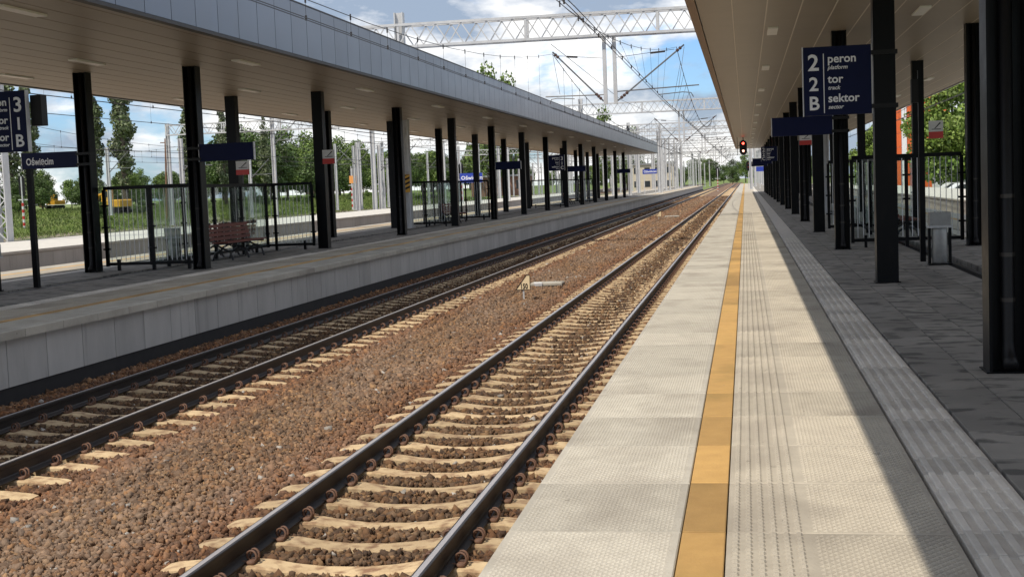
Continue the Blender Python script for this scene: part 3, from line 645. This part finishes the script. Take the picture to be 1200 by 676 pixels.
b = MB(); b.cbox(-.42,.40,-.28,.28,0,.07,.02); b.build('plate', MT['edge'], t); b = MB(); b.cbox(-.32,-.1,-.32,-.20,.0,.09,.02); b.build('cable_boss', MT['grey'], t)
t = empty('beacon_plate', (-2.2,92,-.16)); tag(t, 'far pale plate on the ballast beside the distant marker', 'plate'); b = MB(); b.cbox(-.5,.5,-.5,.5,0,.07,.02); b.build('plate', MT['edge'], t)

# ================================================================== OVERHEAD LINE
def lattice(b, x0, x1, y, z0, z1, wy, r=.045, step=1.05):
    for yy in (y-wy, y+wy):
        for z in (z0, z1): b.box(x0, x1, yy-r, yy+r, z-r, z+r)
        n = max(2, int((x1-x0)/step)); dx = (x1-x0)/n
        for i in range(n):
            xa = x0+i*dx; xm = xa+dx/2; za, zb_ = (z0+.04, z1-.04) if yy < y else (z1-.04, z0+.04)
            b.tube((xa,yy,za),(xm,yy,zb_),r*.62,n=4,caps=False); b.tube((xm,yy,zb_),(xa+dx,yy,za),r*.62,n=4,caps=False)
        for i in range(0, n+1, 5): b.box(x0+i*dx-r, x0+i*dx+r, yy-r*.7, yy+r*.7, z0+r, z1-r)
    for i in range(n):
        xa = x0+i*dx
        for z in (z0, z1): b.tube((xa,y-wy,z),(xa+dx,y+wy,z),r*.5,n=4,caps=False)
def mast_bm(top, w_=.19, z0=0.0, bat=False):
    b = MB(); b.box(-w_,-w_+.05,-w_*.9,w_*.9,z0,top); b.box(w_-.05,w_,-w_*.9,w_*.9,z0,top); 
    if not bat: b.box(-w_+.05,w_-.05,-.02,.02,z0,top)
    z = z0+.4
    while bat and z < top-.4:
        for yy in (-w_*.8, w_*.8): b.tube((-w_+.04,yy,z),(w_-.04,yy,z+.45),.03,n=4); b.tube((w_-.04,yy,z+.45),(-w_+.04,yy,z+.9),.03,n=4)
        z += .9
    b.box(-w_-.06,w_+.06,-w_-.06,w_+.06,z0,z0+.03); return b
HAZ = None
def gantry(Y, masts, spans, label, drops=True, det=True):
    t = empty('catenary_gantry', (0, Y, 0)); tag(t, label, 'gantry', 'overhead line gantries across the station')
    for x, zb, top in masts:
        o = mast_bm(top, .28 if x == -29.75 else .19 if x > -45 else .16, zb, x == -29.75).build('mast', MT['white'] if abs(x+11.2) > .1 or Y > 60 else MT['grey'], t, (x, 0, 0))
    for x0, x1, z0, z1 in spans:
        b = MB(); lattice(b, x0, x1, 0, z0, z1, .28, .05 if det else .06, 1.05 if det else 1.4); b.build('lattice_beam', MT['white'], t)
    if drops:
        for x in (-2.68, -2.27): b = MB(); b.box(x-.075, x+.075, -.07, .07, 5.55, 8.35); b.build('drop_post', MT['white'], t)
        for s, xa, xb in ((-1,-2.76,-4.80), (1,-2.19,.55)):
            p0, p1 = Vector((xa,0,5.68)), Vector((xb,0,7.78))
            b = MB(); b.tube(p0, p1, .032, n=6); o = b.build('cantilever_tube', MT['tube'], t)
            b = MB(); d_ = (p1-p0); 
            for f_ in (.06,.10,.14,.9,.94): b.tube(p0+d_*(f_-.014), p0+d_*(f_+.014), .065, n=8)
            b.build('insulator', MT['insul'], o)
            xr = xb-.35 if s < 0 else xb+.55
            b = MB(); b.tube((xa,0,5.95 if s < 0 else 6.05),(xr,0,5.98 if s < 0 else 6.15),.026,n=5); b.path([(xr*.5+xa*.5,0,5.84),(xr*.8+xa*.2,0,5.90),(xr*.9+xa*.1,0,5.86),(xr*.93+xa*.07,0,5.68)],.02,5); b.tube((xb,0,7.7),(xr*.75+xa*.25,0,6.05),.011,n=4); b.build('steady_arm', MT['tube'], o)
            b = MB(); b.tube((xa, 0, 7.42),(xb+(.15 if s < 0 else -.4), 0, 7.62),.013,n=4); b.tube((xb*.5+xa*.5,0,7.52),(xb*.72+xa*.28,0,7.56),.04,n=6); b.build('stay_wire', MT['wire'], o)
    return t
rows = [54.2, 116, 178, 240, 302, 364]
gl_ = ['nearest white lattice gantry spanning the tracks above both canopies', 'second white lattice gantry behind the nearest one', 'third white lattice gantry down the line', 'fourth distant lattice gantry down the line', 'fifth distant lattice gantry down the line', 'farthest lattice gantry near the vanishing point']
for k, Y in enumerate(rows):
    ms_ = [(5.95,.8 if Y < 322 else 0,9.5), (-11.2,.8 if Y < 300 else 0,9.75)]
    sp = [(-11.2,5.95,8.32,9.22)]
    if k >= 1: ms_ += [(-30.2,0,9.6), (-49.8,0,9.4)]; sp += [(-30.2,-11.2,8.32,9.22), (-49.8,-30.2,8.32,9.22)]
    else: ms_ += [(-29.75,0,9.75)]; sp += [(-29.75,-11.2,8.32,9.22)]
    gantry(Y, ms_, sp, gl_[k], True, k < 2)
xl = ['slim extra gantry just past the end of the left canopy', 'slim extra gantry beyond the third one', 'slim extra gantry beyond the fourth one', 'slim extra gantry beyond the fifth one']
for Y, lab in zip((150, 209, 271, 333), xl):
    gantry(Y, [(5.95,.8 if Y < 322 else 0,9.0), (-10.0,.8 if Y < 300 else 0,9.0), (-31.5,0,9.0)], [(-10.0,5.95,7.9,8.7), (-31.5,-10.0,7.9,8.7)], lab, False, False)
# extra masts in the yard
def pole(x, y, z0, top, label, kind='mast', r=.16, mt='white'):
    t = empty('line_mast', (x, y, z0)); tag(t, label, 'mast', 'overhead line masts in the yard')
    if kind == 'mast': mast_bm(top-z0, r).build('shaft', MT[mt], t)
    else: b = MB(); b.tube((0,0,0),(0,0,top-z0), r, r*.6, 8); b.build('shaft', MT[mt], t)
    b = MB(); b.tube((.1,0,top-z0-2.6),(2.3,0,top-z0-.5),.05,n=5); b.tube((.1,0,top-z0-2.2),(2.6,0,top-z0-2.2),.035,n=5); b.build('cantilever', MT['tube'], t)
for i, (px, Y, z0, top, lab) in enumerate([(-39.6,116,0,9.6,'tall white mast with yellow band rising behind the red-brown bench'), (-53.3,178,0,9.2,'white mast at the left foot of the far portal behind the columns'), (-46.5,178,0,9.1,'white mast at the right foot of the far portal behind the columns'),
     (-41.5,100,0,7.2,'pale mast seen through the nearest left wind screen'), (-33,128,0,7,'slim mast behind the second blank navy board'), (-52,142,0,7,'slim mast in front of the yellow machines'), (-62,128,1,8,'slim mast beside the poplars'), (-36,146,0,8,'slim mast between the left columns'),
     (-31,168,0,8,'mast behind the hazard striped column'), (-44,210,0,8,'slim far mast before the tree belt')]): pole(px, Y, z0, top, lab)
def cable_pole(x, y, top, label, mt='rust'): 
    t = empty('timber_pole', (x, y, .2)); tag(t, label, 'pole', 'brown poles in the yard'); b = MB(); b.tube((-.35,0,-.5),(0,0,top),.12,.09,7); b.tube((.35,0,-.5),(0,0,top),.12,.09,7); b.build('shaft', MT[mt], t); b = MB(); b.box(-.6,.6,-.06,.06,top-.5,top-.4); b.build('crossarm', MT[mt], t)
cable_pole(-61, 140, 9, 'brown twin-leg pole left of the second front column')
cable_pole(-58, 152, 8, 'brown twin-leg pole behind the blank navy board')
cable_pole(-58, 190, 8, 'brown twin-leg pole beside the orange board')
# many far masts beside the line
k = 0
far_masts = []
for Y in range(150, 420, 13):
    for X, top in ((-13.6, 7.8), (-24.5, 8.6), (-33.5, 8.2), (-48.5, 8), (-42, 8.4), (-7.9, 8.2)):
        if X > -15 and Y < 155: continue
        if random.random() < .35: continue
        far_masts.append((X+random.uniform(-1.2,1.2), Y+random.uniform(-5,5), top+random.uniform(-1.6,.9)))
FM = mast_bm(8, .15).mesh('shaft', MT['white']); fa = MB(); fa.tube((.1,0,5.4),(2.0,0,7.2),.05,n=4); fa.tube((.1,0,5.6),(2.2,0,5.6),.035,n=4); FA = fa.mesh('cantilever', MT['tube'])
for x, y, top in far_masts:
    if x > -15 and y < 152: continue
    t = empty('line_mast', (x, y, .0 if x < -15 or y > 300 else ZP)); tag(t, 'white mast in the far cluster along the line beyond the left canopy', 'mast', 'far white line masts')
    s_o = inst('shaft', FM, t, sc=(1,1,top/8)); inst('cantilever', FA, t, sc=(1 if random.random() < .6 else -1, 1, top/8))
# tall masts beyond the right canopy end
for i, (x, y, top) in enumerate([(3.6,172,9.5), (6.9,190,9), (4.4,215,9)]):
    t = empty('line_mast', (x, y, ZP)); tag(t, 'white mast on the right platform just past the canopy end', 'mast', 'white masts past the right canopy'); inst('shaft', FM, t, sc=(1.4,1.4,top/8))

# wires
def catenary(name, X, label, rows_):
    t = empty(name, (X, 0, 0)); tag(t, label, 'overhead wire'); ys = [rows_[0]-62]+rows_
    ms_ = MB(); co = MB(); dr = MB()
    sup = 7.70; sag = 1.85
    sx = lambda y: -.45+.85*min(1, max(0, (y-23)/31))**2 if abs(X) < 1 else 0.
    for a, b_ in zip(ys[:-1], ys[1:]):
        pts = []
        for i in range(17):
            f_ = i/16; y = a+(b_-a)*f_; pts.append((sx(y), y, sup-sag*(1-(2*f_-1)**2)))
        ms_.path(pts, .0085 if b_ < 60 else .014, 4, caps=False)
        for dx in (-.045, .045): co.path([(dx-.1, a, 5.52),(dx+.1,(a+b_)/2,5.46),(dx-.1,b_,5.52)], .0085 if b_ < 60 else .014, 4, caps=False)
        y = a+3.2
        while y < b_-2:
            single = abs(X) < 6 and b_ < 120
            if single: keep_, dr = dr, MB()
            f_ = (y-a)/(b_-a); zt_ = sup-sag*(1-(2*f_-1)**2); dr.tube((sx(y),y,zt_),(0,y,5.5),.0045 if b_ < 60 else .008,n=3,caps=False); dr.tube((sx(y),y,zt_-.07),(sx(y),y,zt_+.05),.018,n=4); dr.tube((0,y,5.47),(0,y,5.56),.022,n=4); y += 2.75
            if single: dr.build('dropper', MT['wire'], t); dr = keep_
    ms_.build('messenger_wire', MT['wire'], t); co.build('contact_wire', MT['wire'], t); tag(dr.build('dropper_run', MT['wire'], t), kind='stuff')
catenary('overhead_line', -0.16, 'overhead wires with droppers above the near track', rows)
catenary('overhead_line', -4.80, 'overhead wires with droppers above the track along the left platform', rows)
for X, lab in ((-16.75,'overhead wires behind the left canopy, nearest its back edge'), (-20.7,'second set of overhead wires behind the left canopy'), (-34.5,'overhead wires over the yard beyond the far platform'), (-39.5,'second set of overhead wires over the yard'), (-45.5,'farthest overhead wires over the yard by the grass'), (11.95,'overhead wires behind the right canopy by the green tree')):
    catenary('overhead_line', X, lab, rows)
# a feeder running from the first gantry obliquely over the platforms
t = empty('feeder_wire', (0,0,0)); tag(t, 'thin dark feeder wire rising over the left canopy edge', 'overhead wire'); b = MB(); b.path([(-4.85,54.2,8.1),(-4.85,85,7.6),(-4.85,116,8.1)],.012,4); b.build('wire', MT['wire'], t)

# ================================================================== SIGNALS
def signal_head(t, z, w_, h, lamps):
    b = MB(); b.extrude([(w_*math.cos(a)*.5, z+h/2+(h/2-w_/2)*(1 if math.sin(a) > 0 else -1)+w_*.5*math.sin(a)) for a in [math.radians(10+20*i) for i in range(18)]], 'y', 0, .05); b.build('backplate', MT['blackm'], t)
    for zf, mt_ in lamps:
        b = MB(); n = 12; b.lathe([(.085,0),(.085,.012)], n); o = b.build('lamp', MT[mt_], t, (0,-.012,z+h*zf)); o.rotation_euler = (math.pi/2,0,0)
        b = MB(); r_ = .115
        b.add([(r_*math.cos(math.radians(-20+220*i/10)), yv, z+h*zf+r_*math.sin(math.radians(-20+220*i/10))) for yv in (-.22,-.002) for i in range(11)], [(i,i+1,12+i,11+i) for i in range(10)]); b.build('hood', MT['blackm'], t)
t = empty('signal_lamp', (2.75,100,4.0)); tag(t, 'hanging black signal with red lamp lit under the right canopy', 'signal', 'railway signals'); signal_head(t, 0, .55, 1.1, ((.78,'redlamp'),(.28,'whitelamp'))); b = MB(); b.box(-.03,.03,.05,.11,.9,1.33); b.box(-.45,-.41,.05,.09,.0,1.33); b.box(-.45,.03,.06,.08,.7,.74); b.build('hanger', MT['blackm'], t)
t = empty('signal_lamp', (3.3,183,3.2)); tag(t, 'small distant red signal right below the hanging signal', 'signal', 'railway signals'); signal_head(t, 0, .6, 1.3, ((.75,'red'),(.4,'red'))); b = MB(); b.box(-.05,.05,.06,.16,-2.4,1.2); b.build('post', MT['white'], t)
def striped_post(x, y, z0, h, label, head=True):
    t = empty('signal_post', (x, y, z0)); tag(t, label, 'signal', 'railway signals'); n = 8
    for i in range(n):
        b = MB(); b.tube((0,0,h*.5*i/n),(0,0,h*.5*(i+1)/n),.11,n=8); b.build('band', MT['red' if i % 2 else 'signwhite'], t)
    b = MB(); b.tube((0,0,h*.5),(0,0,h),.07,n=8); b.build('shaft', MT['white'], t)
    if head: signal_head(t, h*.62, .6, 1.9, ()); b = MB(); b.box(-.5,.5,.1,.5,h*.55,h*.57); b.build('step', MT['white'], t)
striped_post(-2.45, 262, -.2, 4.4, 'far signal on a striped post between the tracks')
striped_post(-62.5, 112, .2, 4.8, 'red and white striped post at the far left beside the lattice mast')
striped_post(-47.6, 128, 0, 5.2, 'red and white striped signal post between the left columns')
striped_post(-50.5, 176, 0, 6.0, 'striped signal post left of the far portal mast')
striped_post(-47.4, 177, 0, 6.0, 'striped signal post at the right end of the far portal')
striped_post(-29.9, 152, 0, 5.4, 'striped signal post seen behind the middle left columns')
t = empty('orange_board', (-48.9,172,0)); tag(t, 'orange square board on two white posts beyond the left columns', 'sign'); b = MB(); b.box(-.7,.7,0,.05,3.6,4.6); b.build('panel', MT['orangesign'], t); b = MB(); b.box(-.35,-.25,.05,.13,0,5.6); b.box(.2,.3,.05,.13,0,5.8); b.build('post', MT['white'], t)
# hazard stripes on the near mast
t = empty('hazard_band', (-11.2,54.2,2.3)); tag(t, 'yellow and black hazard panel on the grey mast of the left platform', 'hazard marking')
b = MB(); b.box(-.20,.20,-.20,-.185,0,.75); b.build('panel', MT['machine'], t)
b = MB()
for i in range(4): z = .02+i*.19; b.extrude([(-.2,z),(.2,z+.17) if z+.17 < .75 else (.2,.75),(.2,min(z+.26,.75)),(-.2,z+.09)], 'y', -.206, -.2005)
b.build('stripe', MT['blackm'], t)

# ================================================================== TREES AND GRASS
def leaf_cloud(n, clumps, size, cols, flat=.5):
    """many small leaf faces spread over clump volumes; returns mesh data"""
    cl = np.array([c[:3] for c in clumps]); cr = np.array([c[3] for c in clumps]); wgt = cr**2; wgt /= wgt.sum()
    idx = rng.choice(len(cl), n, p=wgt); d = rng.normal(size=(n,3)); d /= np.linalg.norm(d, axis=1)[:,None]
    rad = cr[idx]*(.45+.6*rng.random(n)**.6); d[:,2] *= .85
    P = cl[idx]+d*rad[:,None]
    nrm = d*.7+rng.normal(size=(n,3))*.75; nrm /= np.linalg.norm(nrm, axis=1)[:,None]
    a = np.cross(nrm, rng.normal(size=(n,3))); a /= np.linalg.norm(a, axis=1)[:,None]; b = np.cross(nrm, a)
    s = size*rng.uniform(.6,1.3,n)[:,None]; e = rng.uniform(.55,1,n)[:,None]
    V = np.stack([P-a*s, P-b*s*e, P+a*s, P+b*s*e], 1).reshape(-1,3); F_ = np.arange(4*n).reshape(-1,4)
    ctint = rng.uniform(.72,1.22,len(cl))[idx]; base = cols[rng.integers(0,len(cols),n)]
    c = base*(ctint*rng.uniform(.75,1.25,n))[:,None]
    return V, F_, np.repeat(c, 4, 0)
GREEN = np.array([(.12,.20,.034),(.095,.165,.03),(.15,.225,.045),(.08,.135,.03),(.17,.24,.05)])
DARKG = np.array([(.075,.135,.03),(.06,.11,.027),(.10,.165,.036),(.08,.12,.035)])
POPL = np.array([(.15,.19,.085),(.12,.155,.06),(.20,.23,.14),(.10,.135,.055)])
def round_tree(h, wr, n, cols, size, nc=26):
    cl = []
    for i in range(nc):
        f_ = rng.random(); z = h*(.22+.72*f_); env = wr*math.sin(math.pi*min(1, .18+.8*f_))**.7; a = rng.random()*6.283; r_ = env*math.sqrt(rng.random())*.82
        cl.append((r_*math.cos(a), r_*math.sin(a), z, wr*rng.uniform(.20,.40)))
    V, F_, C = leaf_cloud(n, cl, size, cols); crown = np_mesh('crown', V, F_, MT['leaf'], C)
    b = MB(); b.path([(0,0,-.5),(.05,0,h*.2),(.0,.1,h*.5),(.1,0,h*.85)], [h*.022,h*.018,h*.012,h*.004], 7)
    for c in cl[:9]: b.path([(0,0,c[2]*.55),(c[0]*.5,c[1]*.5,c[2]*.78),(c[0],c[1],c[2])], [h*.008,h*.005,h*.002], 5)
    return b.mesh('trunk', MT['bark']), crown
def poplar(h, wr, n, cols, size):
    cl = []
    for i in range(60):
        f_ = i/59; z = h*(.08+.9*f_); env = wr*(min(1, .35+f_*2.2) if f_ < .3 else (1-(f_-.3)/.75)**.6); a = rng.random()*6.283; r_ = env*.55*rng.random()
        cl.append((r_*math.cos(a), r_*math.sin(a), z, max(.35, env*rng.uniform(.4,.65))))
    V, F_, C = leaf_cloud(n, cl, size, cols); crown = np_mesh('crown', V, F_, MT['leaf'], C)
    b = MB(); b.path([(0,0,-.5),(0,0,h*.4),(.1,0,h*.95)], [h*.018,h*.012,h*.003], 7)
    for c in cl[::7]: b.path([(0,0,c[2]-1.5),(c[0],c[1],c[2]+.5)], [h*.005,h*.002], 5)
    return b.mesh('trunk', MT['bark']), crown
RT_ = [round_tree(13, 5.2, 5200, GREEN, .23, 34), round_tree(11, 5.6, 5200, DARKG, .24, 32), round_tree(15, 5.0, 5600, GREEN, .23, 36), round_tree(9, 4.6, 4600, GREEN, .22, 28), round_tree(14, 5.5, 5400, DARKG, .25, 34)]
PO_ = [poplar(22, 1.9, 6500, POPL, .19), poplar(25, 2.1, 7000, POPL, .19)]
def tree(meshes, loc, s, label, group=None, name='tree', sc=None):
    t = empty(name, loc, random.uniform(0,6.28)); tag(t, label, 'tree', group)
    inst('trunk', meshes[0], t, sc=sc or s); inst('crown', meshes[1], t, sc=sc or s)
def gzat(x): return float(np.interp(x, gx, gz))
i = 0
for row, (xx, step) in enumerate(((-86, 6.0), (-93, 7.0), (-101, 8.5))):
    y = 112+row*3
    while y < 560:
        x = xx+random.uniform(-3,3); s = random.uniform(.72,1.05)*(1+.06*row)*(.40 if (2.83-x)/y > .425 else .95)
        if y > 330 and random.random() < .35: y += step; continue
        tree(RT_[random.randrange(5)], (x, y+random.uniform(-2,2), gzat(x)), s, 'green deciduous tree in the dense belt behind the yard', 'trees of the belt behind the yard'); y += step*random.uniform(.8,1.25)*(1+max(0,y-200)/300)
for x, y, s, lab in ((-55.3,300,2.02,'tall tree top showing above the grey canopy fascia'), (-51.5,305,1.9,'second tree top just right of the one above the fascia'), (-33.3,350,1.5,'distant tree showing above the canopy end below the gantry'), (-28.5,380,1.22,'distant dark tree at the far end of the canopy fascia')): tree(RT_[2], (x, y, gzat(x)), s, lab, sc=(s*.62,s*.62,s))
for x, y, s, k, lab in ((-82.6,165,1.0,0,'tall slender poplar left of the first wind screen'), (-79,166,1.08,1,'tall slender poplar, right one of the pair behind the first wind screen'), (-83.6,150,.92,0,'tall poplar behind the left platform sign'), (-92,160,.97,1,'leftmost tall poplar beside the picture edge'),
      (-80.5,190,.8,0,'grey green poplar behind the left portal beam'), (-77,196,.72,1,'grey green poplar right of the portal mast'), (-74,206,.7,0,'poplar behind the second front column')):
    tree(PO_[k], (x, y, gzat(x)), s, lab)
for x, y, s, k in ((-20,420,.75,1), (-14,440,.7,4), (-28,400,.8,1), (-9,470,.7,4), (-33,410,.9,0), (-2,520,.6,1)): tree(RT_[k], (x, y, -.4), s, 'dark green bush far down the line near the vanishing point', 'far bushes at the end of the line', 'bush')
for i in range(34):
    x = random.uniform(-84,-62); y = random.uniform(118,290); tree(RT_[3 if i % 3 else 1], (x, y, gzat(x)), 1, 'low weedy shrub on the grass bank before the trees', 'low shrubs on the grass bank', 'shrub', (random.uniform(.16,.30),)*2+(random.uniform(.10,.2),))
for i in range(46):
    x = -120+i*4.2+random.uniform(-2,2); tree(RT_[(i*3) % 5], (x, random.uniform(640,760), -.4), random.uniform(.6,1.0), 'tree in the row closing the horizon at the end of the line', 'trees closing the horizon')
# right side trees
RIGHTG = np.array([(.17,.26,.035),(.14,.22,.03),(.20,.28,.05),(.11,.18,.028)])
rt1 = round_tree(10.5, 4.2, 15000, RIGHTG, .17, 52)
tree(rt1, (21.8,128,gzat(21.8)), 1.05, 'bright green tree beyond the right platform by the orange building')
tree(rt1, (27.5,142,gzat(27.5)), 1.1, 'bright green tree right of the orange building, farther back')
tree(rt1, (18.6,168,gzat(18.6)-.2), .8, 'bright green tree left of the orange building wall')
tree(RT_[3], (29,118,gzat(29)), 1.0, 'green tree at the right picture edge')

# tall grass tufts in the field
def tufts(n, x0, x1, y0, y1):
    x = rng.uniform(x0,x1,n); y = rng.uniform(y0,y1,n); z = np.interp(x, gx, gz); h = rng.uniform(.12,.38,n); wv_ = rng.uniform(.03,.09,n); a = rng.uniform(0,3.14,n); lean = rng.normal(size=(n,2))*.2
    dx, dy = np.cos(a)*wv_, np.sin(a)*wv_
    V = np.stack([np.stack([x-dx,y-dy,z-.02],-1), np.stack([x+dx,y+dy,z-.02],-1), np.stack([x+lean[:,0],y+lean[:,1],z+h],-1)],1).reshape(-1,3)
    c = np.array([(.16,.23,.04),(.13,.19,.033),(.20,.25,.06),(.10,.16,.03)])[rng.integers(0,4,n)]*rng.uniform(.7,1.2,(n,1))*(.8+.28*np.sin(x*.9+np.sin(y*.23)*3)*np.sin(y*.31+x*.2))[:,None]
    return V, np.arange(3*n).reshape(-1,3), np.repeat(c,3,0)
V, F_, C = tufts(90000,-86,-50,90,300); tag(inst('meadow_grass', np_mesh('meadow_grass', V, F_, MT['blade'], C)), 'tall green meadow grass on the bank beyond the yard', 'grass', kind='stuff')

# ================================================================== BUILDINGS AND FAR THINGS
t = empty('orange_building', (19.6,160,.0)); tag(t, 'orange panelled building with white vertical strip behind the right platform', 'building')
b = MB(); b.box(0,6.4,0,22,0,14); b.build('wall', MT['cladwhite'], t)
pm = MB(); pm.box(.02,1.18,-.08,-.005,.02,1.58); me = pm.mesh('cladding_panel', MT['orange'])
for ix in range(5):
    for iz in range(8): inst('cladding_panel', me, t, (.02+ix*1.2+(.6 if ix > 0 else 0), 0, .3+iz*1.6))
b = MB(); b.box(1.25,1.80,-.14,-.002,.3,13.6); b.build('white_strip', MT['cladwhite'], t)
b = MB(); b.box(-.2,6.6,-.25,22.2,14,14.35); b.build('roof', MT['roof'], t)
def block(name, loc, w_, d_, h, nx, nz, mt, label, roof='roof'):
    t = empty(name, loc); tag(t, label, 'building'); b = MB(); b.box(0,w_,0,d_,0,h); b.build('wall', MT[mt], t)
    b = MB(); b.box(-.3,w_+.3,-.3,d_+.3,h,h+.4); b.build('roof', MT[roof], t)
    pm = MB(); pm.box(0,w_/nx*.5,-.06,-.004,0,h/nz*.45); me = pm.mesh('window', MT['window'])
    for i in range(nx):
        for j in range(nz): inst('window', me, t, (w_/nx*(i+.25),0,h/nz*(j+.35)))
block('house', (-25,330,-.3), 10.5, 10, 6.6, 4, 2, 'render', 'beige building among the far masts beyond the left canopy end')
block('house', (23.5,146,-.1), 10, 9, 5, 3, 1, 'cladwhite', 'white low building seen under the green tree on the right')
block('brick_house', (-59.5,300,.2), 13, 8, 4.4, 4, 1, 'rust', 'brown brick shed behind the middle left columns')

def car(loc, rz, mt, label):
    t = empty('parked_car', loc, rz); tag(t, label, 'car', 'cars parked beyond the right track')
    b = MB(); b.extrude([(-2.1,.35),(2.1,.35),(2.12,.75),(1.9,.92),(1.2,.98),(.55,1.42),(-1.2,1.44),(-1.85,1.0),(-2.1,.9)], 'y', -.82, .82); b.build('body', MT[mt], t)
    b = MB(); b.extrude([(1.05,.99),(.52,1.36),(-1.15,1.38),(-1.7,1.0)], 'y', -.835, .835); b.build('side_window', MT['window'], t)
    for x in (-1.3, 1.3):
        for y in (-.78, .78): b = MB(); b.tube((x,y-.1,.31),(x,y+.1,.31),.31,n=14); b.build('wheel', MT['blackm'], t)
car((20.9,112,gzat(20.9)), .1, 'cladwhite', 'white car parked under the tree beyond the right track')
car((21.2,119,gzat(21.2)), .1, 'signwhite', 'pale car parked next to the white one on the right')

def excavator(loc, rz, label, s=1.0):
    t = empty('yellow_excavator', loc, rz); tag(t, label, 'excavator', 'yellow machines on the grass'); t.scale = (s,s,s)
    for y in (-.8,.8): b = MB(); b.extrude([(-1.6,.1),(-1.3,0),(1.3,0),(1.6,.1),(1.7,.4),(1.4,.75),(-1.4,.75),(-1.7,.4)], 'y', y-.25, y+.25); b.build('crawler_track', MT['blackm'], t)
    b = MB(); b.cbox(-1.7,1.2,-1.1,1.1,.85,1.7,.12); b.build('body', MT['machine'], t)
    b = MB(); b.extrude([(.1,1.7),(1.2,1.7),(1.25,2.1),(.95,2.9),(.1,2.9)], 'y', .1, 1.0); b.build('cab', MT['machine'], t)
    b = MB(); b.extrude([(.25,2.05),(1.1,2.05),(.88,2.75),(.25,2.75)], 'y', .07, 1.03); b.build('cab_window', MT['window'], t)
    b = MB(); b.path([(1.1,-.4,1.4),(2.0,-.4,2.5),(2.9,-.4,2.3)], [.22,.2,.16], 6); b.path([(2.9,-.4,2.3),(3.2,-.4,1.2)], [.15,.12], 6); b.build('boom', MT['machine'], t)
    b = MB(); b.extrude([(2.9,1.3),(3.5,1.2),(3.4,.5),(2.8,.4),(2.6,.8)], 'y', -.85, .05); b.build('bucket', MT['rust'], t)
excavator((-72.5,150,gzat(-72.5)), math.radians(165), 'yellow excavator seen through the nearest left wind screen')
excavator((-91.5,170,gzat(-91.5)), math.radians(255), 'small yellow excavator farther left below the station name board', .7)
